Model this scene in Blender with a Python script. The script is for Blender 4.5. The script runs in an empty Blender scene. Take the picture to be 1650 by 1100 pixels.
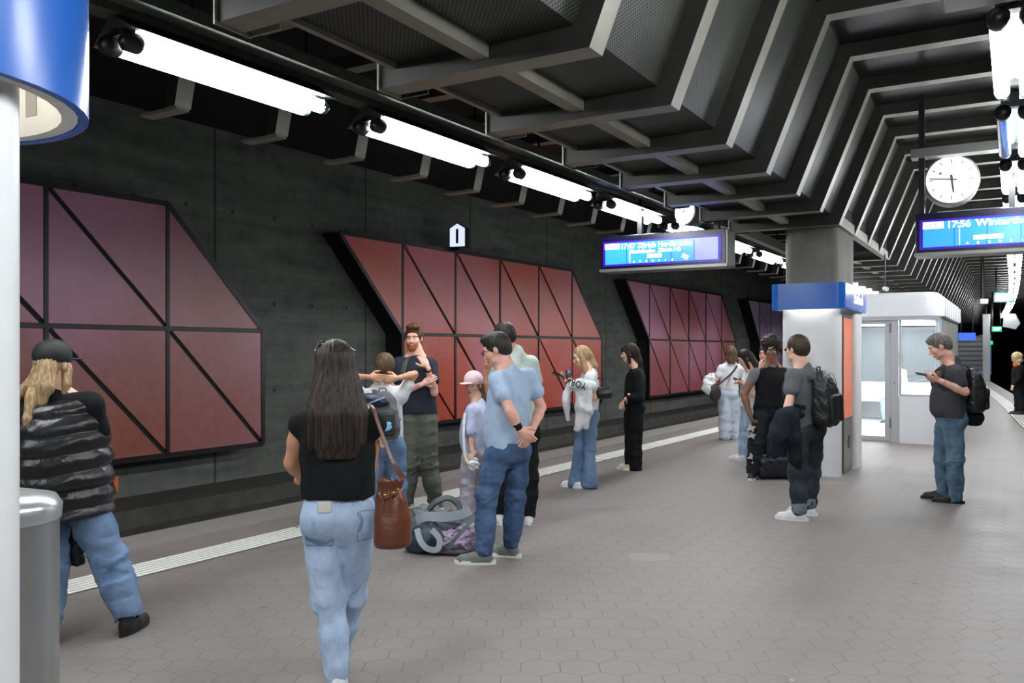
import bpy, bmesh, math, random
import numpy as np
from mathutils import Matrix, Vector
random.seed(7)
scene = bpy.context.scene
C = scene.collection
# ---------------------------------------------------------------- camera, world, exposure
F, CX, HY, CH = 1370.0, 825.0, 562.0, 1.62        # focal length in px, centre, horizon row, eye height
cd = bpy.data.cameras.new('camera'); cam = bpy.data.objects.new('camera', cd); C.objects.link(cam)
cam.location = (0, 0, CH); cam.rotation_euler = (math.pi/2, 0, 0)
cd.sensor_width = 36.0; cd.lens = 36.0*F/1650.0; cd.shift_y = (HY-550)/1650.0; cd.clip_end = 400; cd.clip_start = .05
scene.camera = cam
w = bpy.data.worlds.new('world'); scene.world = w; w.use_nodes = True
w.node_tree.nodes['Background'].inputs[0].default_value = (.75, .85, 1, 1)
w.node_tree.nodes['Background'].inputs[1].default_value = .12
scene.view_settings.view_transform = 'Standard'; scene.view_settings.look = 'None'
scene.view_settings.exposure = 0.0; scene.view_settings.gamma = 1.0
scene.cycles.use_light_tree = True
scene.cycles.max_bounces = 8; scene.cycles.diffuse_bounces = 4; scene.cycles.glossy_bounces = 4
scene.cycles.transparent_max_bounces = 12; scene.cycles.sample_clamp_indirect = 4
LAMP = 52.0
# ---------------------------------------------------------------- frames of the station
def rotM(vx):                                      # local x = across to the right, y = along the platform
    a = math.atan((vx-CX)/F); return Matrix.Rotation(-a, 4, 'Z')
MA, MBf = rotM(1690), rotM(1635)                   # track side walls / ceiling and pillars
I4 = Matrix.Identity(4)
def PA(v, u, z): return MA @ Vector((v, u, z))
def PB(v, u, z): return MBf @ Vector((v, u, z))
def at(px, py, Y): return Vector(((px-CX)/F*Y, Y, CH-(py-HY)/F*Y))
def ground(px, py): return at(px, py, CH*F/(py-HY))
# ---------------------------------------------------------------- materials
def nt(m): return m.node_tree.nodes, m.node_tree.links
def lin(c):
    return tuple(((x/255)/12.92 if x <= 10.31 else ((x/255+.055)/1.055)**2.4) for x in c)
MATS = {}
def mat(name, col, rough=.6, metal=0., noise=0., nscale=8., bump=0., bscale=60., emit=None, es=0., stretch=None, spec=.5, trans=0., alpha=1.):
    if name in MATS: return MATS[name]
    m = bpy.data.materials.new(name); m.use_nodes = True; N, L = nt(m); b = N['Principled BSDF']
    c = lin(col); b.inputs['Base Color'].default_value = (*c, 1); b.inputs['Roughness'].default_value = rough
    b.inputs['Metallic'].default_value = metal; b.inputs['Specular IOR Level'].default_value = spec
    b.inputs['Transmission Weight'].default_value = trans; b.inputs['Alpha'].default_value = alpha
    if emit: b.inputs['Emission Color'].default_value = (*lin(emit), 1); b.inputs['Emission Strength'].default_value = es
    if noise or bump:
        g = N.new('ShaderNodeNewGeometry'); mp = N.new('ShaderNodeMapping'); L.new(g.outputs['Position'], mp.inputs[0])
        if stretch: mp.inputs['Scale'].default_value = stretch
    if noise:
        n = N.new('ShaderNodeTexNoise'); n.inputs['Scale'].default_value = nscale; n.inputs['Detail'].default_value = 5
        L.new(mp.outputs[0], n.inputs[0]); r = N.new('ShaderNodeValToRGB'); L.new(n.outputs[0], r.inputs[0])
        r.color_ramp.elements[0].position = .3; r.color_ramp.elements[1].position = .7
        r.color_ramp.elements[0].color = (*[x*(1-noise) for x in c], 1); r.color_ramp.elements[1].color = (*[min(1, x*(1+noise)) for x in c], 1)
        L.new(r.outputs[0], b.inputs['Base Color'])
    if bump:
        n = N.new('ShaderNodeTexNoise'); n.inputs['Scale'].default_value = bscale; n.inputs['Detail'].default_value = 3
        L.new(mp.outputs[0], n.inputs[0]); bp = N.new('ShaderNodeBump'); bp.inputs['Strength'].default_value = bump; bp.inputs['Distance'].default_value = .01
        L.new(n.outputs[0], bp.inputs['Height']); L.new(bp.outputs[0], b.inputs['Normal'])
    MATS[name] = m; return m
class NG:                                          # tiny node-graph writer
    def __init__(s, m): s.N, s.L = nt(m); s.b = s.N['Principled BSDF']
    def m(s, op, a, b=None, c=None):
        n = s.N.new('ShaderNodeMath'); n.operation = op
        for i, x in enumerate((a, b, c)):
            if x is None: continue
            if isinstance(x, (int, float)): n.inputs[i].default_value = x
            else: s.L.new(x, n.inputs[i])
        return n.outputs[0]
    def pos(s, rot=0., scale=(1, 1, 1), loc=(0, 0, 0), uv=False):
        if uv: o = s.N.new('ShaderNodeUVMap').outputs[0]
        else: o = s.N.new('ShaderNodeNewGeometry').outputs['Position']
        n = s.N.new('ShaderNodeMapping'); s.L.new(o, n.inputs[0]); n.inputs['Rotation'].default_value = (0, 0, rot)
        n.inputs['Scale'].default_value = scale; n.inputs['Location'].default_value = loc; return n.outputs[0]
    def sep(s, v): n = s.N.new('ShaderNodeSeparateXYZ'); s.L.new(v, n.inputs[0]); return n.outputs
    def noise(s, v, sc, det=4, rough=.5): n = s.N.new('ShaderNodeTexNoise'); s.L.new(v, n.inputs[0]); n.inputs['Scale'].default_value = sc; n.inputs['Detail'].default_value = det; n.inputs['Roughness'].default_value = rough; return n.outputs[0]
    def ramp(s, f, stops):
        n = s.N.new('ShaderNodeValToRGB'); s.L.new(f, n.inputs[0]); e = n.color_ramp.elements
        while len(e) < len(stops): e.new(.5)
        for x, (p, c) in zip(e, stops): x.position = p; x.color = (*c, 1)
        return n.outputs[0]
    def mix(s, f, a, b, blend='MIX'):
        n = s.N.new('ShaderNodeMix'); n.data_type = 'RGBA'; n.blend_type = blend
        for i, x in ((0, f), (6, a), (7, b)):
            if isinstance(x, (int, float)): n.inputs[i].default_value = x
            elif isinstance(x, tuple): n.inputs[i].default_value = (*x, 1)
            else: s.L.new(x, n.inputs[i])
        return n.outputs[2]
    def bump(s, h, st=.5, d=.01):
        n = s.N.new('ShaderNodeBump'); n.inputs['Strength'].default_value = st; n.inputs['Distance'].default_value = d; s.L.new(h, n.inputs['Height']); s.L.new(n.outputs[0], s.b.inputs['Normal'])
    def base(s, c): s.L.new(c, s.b.inputs['Base Color'])
    def rough(s, c): s.L.new(c, s.b.inputs['Roughness'])
def hex_floor(name):
    m = mat(name, (128, 122, 116), .62); g = NG(m); S = .20
    p = g.pos(rot=math.atan((1635-CX)/F), scale=(1, 1, 1)); x, y, _ = g.sep(p)
    u = g.m('DIVIDE', y, S); v = g.m('DIVIDE', x, S); R = 1.7320508
    def cell(ou, ov):
        a = g.m('SUBTRACT', g.m('FLOORED_MODULO', g.m('SUBTRACT', u, ou), 1.), .5)
        b = g.m('SUBTRACT', g.m('FLOORED_MODULO', g.m('SUBTRACT', v, ov), R), R/2)
        au, av = g.m('ABSOLUTE', a), g.m('ABSOLUTE', b)
        return g.m('MAXIMUM', au, g.m('ADD', g.m('MULTIPLY', au, .5), g.m('MULTIPLY', av, .8660254)))
    d = g.m('MINIMUM', cell(0, 0), cell(.5, R/2))
    nz = g.noise(p, 2.2, 5); n2 = g.noise(p, 60, 3); n3 = g.noise(p, .55, 4)
    joint = g.m('MULTIPLY', g.m('SMOOTH_MIN', g.m('MAXIMUM', g.m('MULTIPLY', g.m('SUBTRACT', d, .484), 90), 0), 1, .1), 1)
    jm = g.m('MULTIPLY', joint, g.m('ADD', g.m('MULTIPLY', nz, .8), .0))
    base = g.ramp(nz, [(.25, lin((114, 106, 101))), (.5, lin((127, 119, 114))), (.8, lin((137, 129, 124)))])
    base = g.mix(g.m('MULTIPLY', g.m('GREATER_THAN', n3, .56), .12), base, lin((94, 87, 82)))
    base = g.mix(.25, base, g.ramp(n2, [(.2, lin((96, 91, 87))), (.8, lin((140, 133, 128)))]))
    base = g.mix(jm, base, lin((66, 61, 56)))
    vo = g.N.new('ShaderNodeTexVoronoi'); g.L.new(p, vo.inputs[0]); vo.inputs['Scale'].default_value = 2.3
    base = g.mix(g.m('MULTIPLY', g.m('LESS_THAN', vo.outputs['Distance'], .055), .35), base, lin((58, 56, 53)))
    vo = g.N.new('ShaderNodeTexVoronoi'); g.L.new(g.pos(loc=(3, 7, 0)), vo.inputs[0]); vo.inputs['Scale'].default_value = 1.5
    base = g.mix(g.m('MULTIPLY', g.m('LESS_THAN', vo.outputs['Distance'], .018), .8), base, lin((205, 205, 195)))
    for (px, py, rx, ry) in ((1045, 897, .20, .16), (1300, 777, .55, .16)):      # cement patches
        P = ground(px, py); q = g.pos(loc=(-P.x, -P.y, 0)); a, b, _ = g.sep(q)
        e = g.m('ADD', g.m('POWER', g.m('DIVIDE', a, rx), 2), g.m('POWER', g.m('DIVIDE', b, ry), 2))
        e = g.m('ADD', e, g.m('MULTIPLY', g.noise(p, 9, 3), 1.2))
        base = g.mix(g.m('MULTIPLY', g.m('LESS_THAN', e, 1.35), .5), base, lin((150, 143, 132)))
    g.base(base); g.rough(g.ramp(nz, [(.2, (.45,)*3), (.8, (.62,)*3)]))
    g.bump(g.m('ADD', g.m('MULTIPLY', joint, -1), g.m('MULTIPLY', n2, .15)), .5, .006)
    return m
def concrete(name, lo, hi, rot, boards=.12, pw=3.6, sc=(.6, .3, 3)):
    m = mat(name, (80, 80, 80), .8); g = NG(m); p = g.pos(rot=rot); x, y, z = g.sep(p)
    st = g.pos(rot=rot, scale=sc); n = g.noise(st, 1.5, 6); n2 = g.noise(p, 3.5, 6, .65); n3 = g.noise(p, .5, 3)
    f = g.m('ADD', g.m('MULTIPLY', n, .45), g.m('ADD', g.m('MULTIPLY', n2, .35), g.m('MULTIPLY', n3, .3)))
    base = g.ramp(f, [(.32, lin(lo)), (.80, lin(hi))])
    bd = g.m('LESS_THAN', g.m('FLOORED_MODULO', z, boards), .008)
    jn = g.m('LESS_THAN', g.m('ABSOLUTE', g.m('SUBTRACT', g.m('FLOORED_MODULO', g.m('ADD', y, -.1), pw), pw/2)), .022)
    hx = g.m('SUBTRACT', g.m('FLOORED_MODULO', y, .9), .45); hz = g.m('SUBTRACT', g.m('FLOORED_MODULO', z, 1.5), .9)
    hole = g.m('LESS_THAN', g.m('SQRT', g.m('ADD', g.m('POWER', hx, 2), g.m('POWER', hz, 2))), .035)
    k = g.m('MAXIMUM', g.m('MULTIPLY', jn, .75), g.m('MAXIMUM', g.m('MULTIPLY', bd, .22), g.m('MULTIPLY', hole, .8)))
    g.base(g.mix(k, base, lin((12, 12, 12)))); g.bump(g.m('SUBTRACT', f, k), .3, .015); return m
def perforated(name, col, hole, pitch=.024, rough=.45, r=.3):
    m = mat(name, col, rough, .3); g = NG(m); p = g.pos(uv=True); x, y, _ = g.sep(p)
    def dot(o): 
        a = g.m('SUBTRACT', g.m('FLOORED_MODULO', g.m('ADD', g.m('DIVIDE', x, pitch), o), 1.), .5)
        b = g.m('SUBTRACT', g.m('FLOORED_MODULO', g.m('ADD', g.m('DIVIDE', y, pitch*1.2), o), 1.), .5)
        return g.m('SQRT', g.m('ADD', g.m('POWER', a, 2), g.m('POWER', b, 2)))
    d = g.m('LESS_THAN', g.m('MINIMUM', dot(0), dot(.5)), r)
    g.base(g.mix(d, lin(col), lin(hole))); return m
def iri(name, c1, c2, c3):                          # painted glass plates: red with a pink to violet drift
    m = mat(name, c1, .30, 0); g = NG(m); p = g.pos(rot=math.atan((1690-CX)/F)); n = g.noise(g.pos(scale=(1, .6, .8)), .42, 2); n2 = g.noise(p, 7, 5)
    x, y, z = g.sep(p); zz = g.m('ADD', g.m('MULTIPLY', z, .07), n)
    b = g.ramp(zz, [(.42, lin(c1)), (.60, lin(c2)), (.8, lin(c3))])
    b = g.mix(.18, b, g.ramp(n2, [(.3, lin((60, 25, 20))), (.7, lin(c2))]))
    g.base(b); g.rough(g.ramp(n2, [(.3, (.28,)*3), (.8, (.42,)*3)])); return m
# ---------------------------------------------------------------- mesh helpers
class MB:
    def __init__(s, M=I4): s.v = []; s.f = []; s.uv = None; s.M = M
    def add(s, vs, fs):
        o = len(s.v); s.v += [tuple(s.M @ Vector(p)) for p in vs]; s.f += [tuple(i+o for i in f) for f in fs]; return s
    def box(s, x0, x1, y0, y1, z0, z1):
        return s.add([(x0,y0,z0),(x1,y0,z0),(x1,y1,z0),(x0,y1,z0),(x0,y0,z1),(x1,y0,z1),(x1,y1,z1),(x0,y1,z1)],
                     [(0,3,2,1),(4,5,6,7),(0,1,5,4),(1,2,6,5),(2,3,7,6),(3,0,4,7)])
    def prism(s, pts, h0, h1, ax='z'):              # polygon extruded along an axis
        n = len(pts)
        def P(p, h): return {'z': (p[0], p[1], h), 'y': (p[0], h, p[1]), 'x': (h, p[0], p[1])}[ax]
        vs = [P(p, h0) for p in pts]+[P(p, h1) for p in pts]
        return s.add(vs, [tuple(range(n))[::-1], tuple(range(n, 2*n))]+[(i, (i+1) % n, n+(i+1) % n, n+i) for i in range(n)])
    def ring(s, outer, inner, h0, h1):              # hollow prism (same point count)
        n = len(outer); vs = [(*p, h0) for p in outer]+[(*p, h0) for p in inner]+[(*p, h1) for p in outer]+[(*p, h1) for p in inner]
        fs = []
        for i in range(n):
            j = (i+1) % n
            fs += [(i, n+i, n+j, j), (2*n+i, 2*n+j, 3*n+j, 3*n+i), (i, j, 2*n+j, 2*n+i), (n+j, n+i, 3*n+i, 3*n+j)]
        return s.add(vs, fs)
    def tube(s, pts, r, n=10, cap=True, flat=None):  # round tube; r a number or one per point; flat=(axis, k) squashes
        pts = [Vector(p) for p in pts]; rs = r if isinstance(r, (list, tuple)) else [r]*len(pts); vs = []; fs = []; prev = None
        for i, p in enumerate(pts):
            d = (pts[min(i+1, len(pts)-1)]-pts[max(i-1, 0)]).normalized()
            if prev is None: a = d.orthogonal().normalized() if flat is None else (Vector(flat[0])-d*d.dot(Vector(flat[0]))).normalized()
            else: a = (prev-d*d.dot(prev)).normalized()
            prev = a; b = d.cross(a); k = flat[1] if flat else 1.
            for j in range(n):
                t = 2*math.pi*j/n; vs.append(p+a*(math.cos(t)*rs[i]*k)+b*(math.sin(t)*rs[i]))
        for i in range(len(pts)-1):
            for j in range(n): fs.append((i*n+j, i*n+(j+1) % n, (i+1)*n+(j+1) % n, (i+1)*n+j))
        if cap: fs += [tuple(range(n))[::-1], tuple(range((len(pts)-1)*n, len(pts)*n))]
        return s.add(vs, fs)
    def lathe(s, prof, c=(0, 0, 0), n=24):          # profile (r, z) around vertical axis
        vs = []; fs = []
        for r, z in prof:
            for j in range(n): t = 2*math.pi*j/n; vs.append((c[0]+r*math.cos(t), c[1]+r*math.sin(t), c[2]+z))
        for i in range(len(prof)-1):
            for j in range(n): fs.append((i*n+j, i*n+(j+1) % n, (i+1)*n+(j+1) % n, (i+1)*n+j))
        fs += [tuple(range(n))[::-1], tuple(range((len(prof)-1)*n, len(prof)*n))]
        return s.add(vs, fs)
    def sheet(s, pts):                               # closed loop quad/tri face
        return s.add(pts, [tuple(range(len(pts)))])
    def build(s, name, m, parent=None, smooth=False, bevel=0, loc=None, uvs=None):
        return mk(name, s.v, s.f, m, parent, smooth, bevel, loc, uvs)
def attach(o, p):                                   # child meshes are written in world coordinates
    o.parent = p; o.matrix_parent_inverse = p.matrix_basis.inverted() if p.parent is None else I4
def mk(name, V, Fc, m, parent=None, smooth=False, bevel=0, loc=None, uvs=None):
    me = bpy.data.meshes.new(name); o = bpy.data.objects.new(name, me); C.objects.link(o)
    V = np.asarray(V, dtype=float)
    if loc is None and parent is None: loc = ((V[:, 0].min()+V[:, 0].max())/2, (V[:, 1].min()+V[:, 1].max())/2, V[:, 2].min())
    if parent is None: V = V-np.array(loc); o.location = loc
    me.from_pydata(V.tolist() if not isinstance(Fc, np.ndarray) else V, [], Fc if not isinstance(Fc, np.ndarray) else Fc.tolist())
    if uvs is not None:
        ul = me.uv_layers.new(name='UVMap')
        for i, l in enumerate(me.loops): ul.data[i].uv = uvs[l.vertex_index]
    if not isinstance(Fc, np.ndarray):
        bm = bmesh.new(); bm.from_mesh(me); bmesh.ops.recalc_face_normals(bm, faces=bm.faces); bm.to_mesh(me); bm.free()
    if m: me.materials.append(m)
    if smooth is True: me.polygons.foreach_set('use_smooth', [True]*len(me.polygons))
    elif smooth: me.polygons.foreach_set('use_smooth', [True]*len(me.polygons)); me.set_sharp_from_angle(angle=math.radians(smooth))
    if bevel:
        b = o.modifiers.new('bevel', 'BEVEL'); b.width = bevel; b.segments = 2; b.limit_method = 'ANGLE'; b.angle_limit = .6
    if parent is not None:
        attach(o, parent)
    return o
def tag(o, label=None, cat=None, group=None, kind=None):
    if label: o['label'] = label
    if cat: o['category'] = cat
    if group: o['group'] = group
    if kind: o['kind'] = kind
    return o
def empty(name, loc, label, cat, group=None):
    o = bpy.data.objects.new(name, None); C.objects.link(o); o.location = loc; o.empty_display_size = .1
    return tag(o, label, cat, group)
def struct(name, mb, m, **k): return tag(mb.build(name, m, **k), kind='structure')
def copy_tree(root, delta, label, rot=None):
    kids = {}
    for o in C.objects:
        if o.parent: kids.setdefault(o.parent.name, []).append(o)
    def rec(o, par):
        c = o.copy(); C.objects.link(c)
        if par: c.parent = par
        for k in kids.get(o.name, []): rec(k, c)
        return c
    r = rec(root, None); r.location = Vector(root.location)+Vector(delta); r['label'] = label
    return r
def text(body, size, mtl, parent, M, x, z, name='lettering', depth=.002, bold=.0, align='LEFT', sx=1.0):
    """text lying in the local x-z plane of M (facing local -y), lower left at x, z"""
    cu = bpy.data.curves.new(name, 'FONT'); cu.body = body; cu.size = size; cu.extrude = depth; cu.bevel_depth = bold; cu.bevel_resolution = 0; cu.align_x = align
    t = bpy.data.objects.new(name, cu); C.objects.link(t); dg = bpy.context.evaluated_depsgraph_get()
    me = bpy.data.meshes.new_from_object(t.evaluated_get(dg)); bpy.data.objects.remove(t)
    R = M @ Matrix.Translation((x, 0, z)) @ Matrix.Rotation(math.pi/2, 4, 'X') @ Matrix.Diagonal((sx, 1, 1, 1))
    me.transform(R); me.materials.clear(); me.materials.append(mtl)
    o = bpy.data.objects.new(name, me); C.objects.link(o); attach(o, parent)
    return o
def rrect(x0, x1, y0, y1, r, n=6):
    pts = []
    for cx, cy, a in ((x1-r, y0+r, -90), (x1-r, y1-r, 0), (x0+r, y1-r, 90), (x0+r, y0+r, 180)):
        for i in range(n+1): t = math.radians(a+90*i/n); pts.append((cx+r*math.cos(t), cy+r*math.sin(t)))
    return pts
# ---------------------------------------------------------------- the large structure
rotA, rotB = math.atan((1690-CX)/F), math.atan((1635-CX)/F)
m_floor = hex_floor('hexagon_paving')
m_wall = concrete('board_marked_concrete', (40, 44, 41), (112, 116, 108), rotA)
m_col = concrete('column_concrete', (70, 70, 66), (128, 126, 118), rotB, 50, 50, (3, 3, .5))
m_slabedge = mat('granite_edge', (136, 131, 125), .6, 0, .12, 14, .3, 80)
m_dark = mat('matte_black', (13, 14, 14), .8, 0, .3, 3)  # plain near-black for the upper slab, opening skirts and panel boxes
m_ballast = mat('track_ballast', (38, 35, 32), .9, 0, .4, 30, 1., 40)
m_ledge = mat('sooty_concrete_ledge', (62, 61, 56), .8, 0, .3, 4, .5, 20)
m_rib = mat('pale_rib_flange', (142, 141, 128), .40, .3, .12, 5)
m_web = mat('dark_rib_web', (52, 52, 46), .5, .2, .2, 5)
m_perf = perforated('perforated_ceiling_sheet', (82, 86, 76), (5, 7, 5), .028)
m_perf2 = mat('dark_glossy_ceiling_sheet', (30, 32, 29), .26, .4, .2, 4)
m_white = mat('white_paint', (232, 232, 230), .35)
m_black = mat('black_plastic', (14, 14, 15), .4)
def poly_floor(pts, z): return MB().add([(p.x, p.y, z) for p in pts], [tuple(range(len(pts)))])
def rightedge(u): return 1.45 if u < 12 else 1.45-(u-12)*.0606 if u < 30 else .36-(u-30)*.075
us = [-6, 0, 12, 20, 30, 45, 60, 80, 100]
fl = MB(); L_ = [PA(-6.24, u, 0) for u in us]; R_ = [PB(rightedge(u), u, 0) for u in us]
fl.v = [tuple(p) for p in L_]+[tuple(p) for p in R_]; n = len(us); fl.f = [(i, n+i, n+i+1, i+1) for i in range(n-1)]
o = struct('floor', fl, m_floor, loc=(0, 0, 0))
e = MB(MA); e.box(-6.72, -6.24, -6, 100, -.16, .004); e.box(-6.60, -6.3, -6, 100, -1.1, -.16)
for k in range(0): pass
struct('trim_1', e, m_slabedge, loc=(0, 0, 0))
struct('floor_track', MB(MA).box(-11.45, -6.3, -6, 100, -1.15, -1.0), m_ballast)
l = MB(MA); l.box(-11.45, -10.45, -6, 100, -1.0, -.55); l.box(-10.45, -9.95, -6, 100, -1.0, -.80)
struct('trim_2', l, m_ledge)
struct('wall_left', MB(MA).box(-11.7, -11.45, -8, 110, -1.1, 5.4), m_wall, loc=(0, 0, 0))
rl = MB(MA)
for v in (-8.1, -9.54): rl.box(v-.035, v+.035, -6, 100, -1.0, -.84)
tag(rl.build('track_rails', mat('rail_steel', (90, 80, 72), .35, .8)), 'pair of steel rails down in the track bed beside the dark wall', 'rails')
struct('ceiling', MB(MBf).box(-16, 9, -8, 110, 5.2, 5.4), m_dark)
wr = MB(); pts = [PB(v, u, 0) for v, u in ((6.6, -8), (6.0, 25), (4.2, 50), (1.2, 75), (-3.2, 100), (-12, 125))]
for a, b in zip(pts, pts[1:]): wr.add([(a.x, a.y, -1.2), (b.x, b.y, -1.2), (b.x, b.y, 5.4), (a.x, a.y, 5.4)], [(0, 1, 2, 3)])
struct('wall_right', wr, mat('right_wall_dark', (44, 46, 50), .7, 0, .3, 2))
ft = MB(); pr = [PB(rightedge(u), u, 0) for u in us]; pw = [PB(8, u, 0) for u in us]
ft.v = [(p.x, p.y, -1.0) for p in pr]+[(p.x, p.y, -1.0) for p in pw]; ft.f = [(i, n+i, n+i+1, i+1) for i in range(n-1)]
struct('floor_track_right', ft, m_ballast)
eg = MB()
for i in range(n-1):
    a, b = R_[i], R_[i+1]; eg.add([(a.x, a.y, .004), (b.x, b.y, .004), (b.x, b.y, -1), (a.x, a.y, -1)], [(0, 1, 2, 3)])
struct('trim_3', eg, m_slabedge)
struct('wall_back', MB(MBf).box(-16, 9, -8.2, -8, -1.2, 5.4), m_wall)
# tactile strips: eight raised white bars with a dark break every few metres
def strip(name, P, u0, u1, label, seg=1.9, w=.34, bars=6):
    m = MB(); u = u0
    while u < u1:
        e = min(u+seg-.035, u1)
        for k in range(bars):
            a = -w/2+k*w/bars; q = [P(a, u), P(a+w/bars*.62, u), P(a+w/bars*.62, e), P(a, e)]
            m.add([(p.x, p.y, .001) for p in q]+[(p.x, p.y, .007) for p in q], [(4, 5, 6, 7), (0, 1, 5, 4), (1, 2, 6, 5), (2, 3, 7, 6), (3, 0, 4, 7)])
        u += seg
    o = tag(m.build(name, mat('white_road_paint', (230, 230, 220), .5, 0, .06, 20)), label, 'tactile strip')
    b = MB(); us2 = [u0+(u1-u0)*i/20 for i in range(21)]
    for a, c in zip(us2, us2[1:]): q = [P(-w/2-.02, a), P(w/2+.0, a), P(w/2+.0, c), P(-w/2-.02, c)]; b.add([(p.x, p.y, .0025) for p in q], [(0, 1, 2, 3)])
    b.build('base_band', mat('band_grey', (74, 72, 64), .8), o)
strip('tactile_strip', lambda a, u: PA(-5.62+a, u, 0), -4, 90, 'white ribbed guidance strip along the near left platform edge')
strip('tactile_strip', lambda a, u: PB(rightedge(u)-.62+a, u, 0), 4, 70, 'white ribbed guidance strip along the right platform edge behind the standing woman')
# ceiling: ribs at 1.2 m, perforated sheets between them
prof = [(-3.25, 3.17), (-1.88, 3.17), (-1.37, 4.45), (1.37, 4.45), (1.88, 3.17), (3.25, 3.17)]
def offs(pr, d):                                    # polyline moved to its upper side
    out = []
    for i, p in enumerate(pr):
        a = Vector(pr[max(i-1, 0)]); b = Vector(p); c = Vector(pr[min(i+1, len(pr)-1)])
        d1 = (b-a).normalized() if i else (c-b).normalized(); d2 = (c-b).normalized() if i < len(pr)-1 else d1
        n1 = Vector((-d1.y, d1.x)); n2 = Vector((-d2.y, d2.x)); nn = (n1+n2).normalized(); out.append(tuple(b+nn*(d/max(.3, nn.dot(n1)))))
    return out
RIB0, RP = 4.04, 1.2
up = offs(prof, .16); NR = 62; tn = 3
def two_tone(o, keep=9):                              # side webs take the darker colour, flanges the paler one
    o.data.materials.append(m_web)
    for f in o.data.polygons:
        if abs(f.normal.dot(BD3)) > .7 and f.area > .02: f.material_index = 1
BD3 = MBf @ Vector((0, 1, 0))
for i in range(-7, NR):
    u = RIB0+RP*i; m = MB(MBf); n = len(prof); cut = 11.4 < u < 15.6
    for j in range(1 if cut else 0, n-1):
        a, b, c, d = prof[j], prof[j+1], up[j+1], up[j]
        m.add([(a[0], u-.08, a[1]), (b[0], u-.08, b[1]), (c[0], u-.08, c[1]), (d[0], u-.08, d[1]), (a[0], u+.08, a[1]), (b[0], u+.08, b[1]), (c[0], u+.08, c[1]), (d[0], u+.08, d[1])],
              [(0, 1, 2, 3), (7, 6, 5, 4), (0, 4, 5, 1), (3, 2, 6, 7)]+([(0, 3, 7, 4)] if j == 0 else [])+([(1, 5, 6, 2)] if j == n-2 else []))
    if not cut: m.box(-3.262, -3.25, u-.10, u+.13, 3.155, 3.35); m.box(-3.25, -3.05, u+.118, u+.13, 3.16, 3.26)
    # spine piece linking to the next rib
    if not cut and i != 6: m.box(-2.59, -2.49, u+.07, u+RP-.07, 3.22, 3.33)
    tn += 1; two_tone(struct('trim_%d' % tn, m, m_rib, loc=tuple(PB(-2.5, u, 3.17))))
    # upper rib over the track, with the hanging plate at its wall end
    v = -6.9; 
    q = PB(0, u, 0); dv = PB(1, u, 0)-q; Ninv = MA.inverted(); a0 = (Ninv @ q).x; a1 = (Ninv @ (q+dv)).x-a0; vt = (-6.9-a0)/a1
    m = MB(MBf); m.box(vt, -2.9, u-.08, u+.08, 4.37, 4.5); m.prism([(vt-.03, 3.86), (vt+.10, 3.86), (vt+.22, 4.37), (vt+.02, 4.37)], u-.09, u+.09, 'y'); m.box(vt-.42, vt+.1, u-.07, u+.07, 3.83, 3.86)
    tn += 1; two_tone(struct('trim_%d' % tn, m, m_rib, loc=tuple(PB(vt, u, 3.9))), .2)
pan = offs(prof, .13)
def sheetstrip(segs, m, name, ua=RIB0-8*RP, ub=RIB0+NR*RP):
    V = []; Fc = []; UV = []
    for (a, b) in segs:
        Ln = math.dist(a, b); 
        for (u0, u1) in [(ua, ub)]:
            o = len(V); V += [tuple(PB(a[0], u0, a[1])), tuple(PB(b[0], u0, b[1])), tuple(PB(b[0], u1, b[1])), tuple(PB(a[0], u1, a[1]))]
            UV += [(0, u0), (Ln, u0), (Ln, u1), (0, u1)]; Fc.append((o, o+1, o+2, o+3))
    return tag(mk(name, V, Fc, m, None, loc=(0, 0, 0), uvs=UV), kind='structure')
for ua, ub in ((RIB0-8*RP, 11.24), (16.04, RIB0+NR*RP)): sheetstrip([((-3.15, 3.30), pan[1])], m_perf, 'ceiling_left_flat', ua, ub)
sheetstrip([(pan[1], pan[2]), (pan[3], pan[4]), (pan[4], (3.15, 3.30))], m_perf, 'ceiling_lower')
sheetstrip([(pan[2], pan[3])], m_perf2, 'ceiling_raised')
cp = MB(MBf).box(-3.17, -3.13, -5, 11.2, 3.27, 3.33).box(-3.17, -3.13, 16.1, 78, 3.27, 3.33).box(-3.25, -3.15, 11.3, 16.0, 3.17, 3.30).box(-1.97, -1.88, 11.3, 16.0, 3.17, 3.30); struct('trim_%d' % (tn+1), cp, m_rib); tn += 1
struct('ceiling_shaft', MB(MBf).box(-1.93, -1.90, 11.3, 16.0, 3.30, 5.1).box(-3.2, -1.9, 15.97, 16.0, 3.30, 5.1), m_dark)  # near-black skirts that make the opening around the pillar dark
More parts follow.
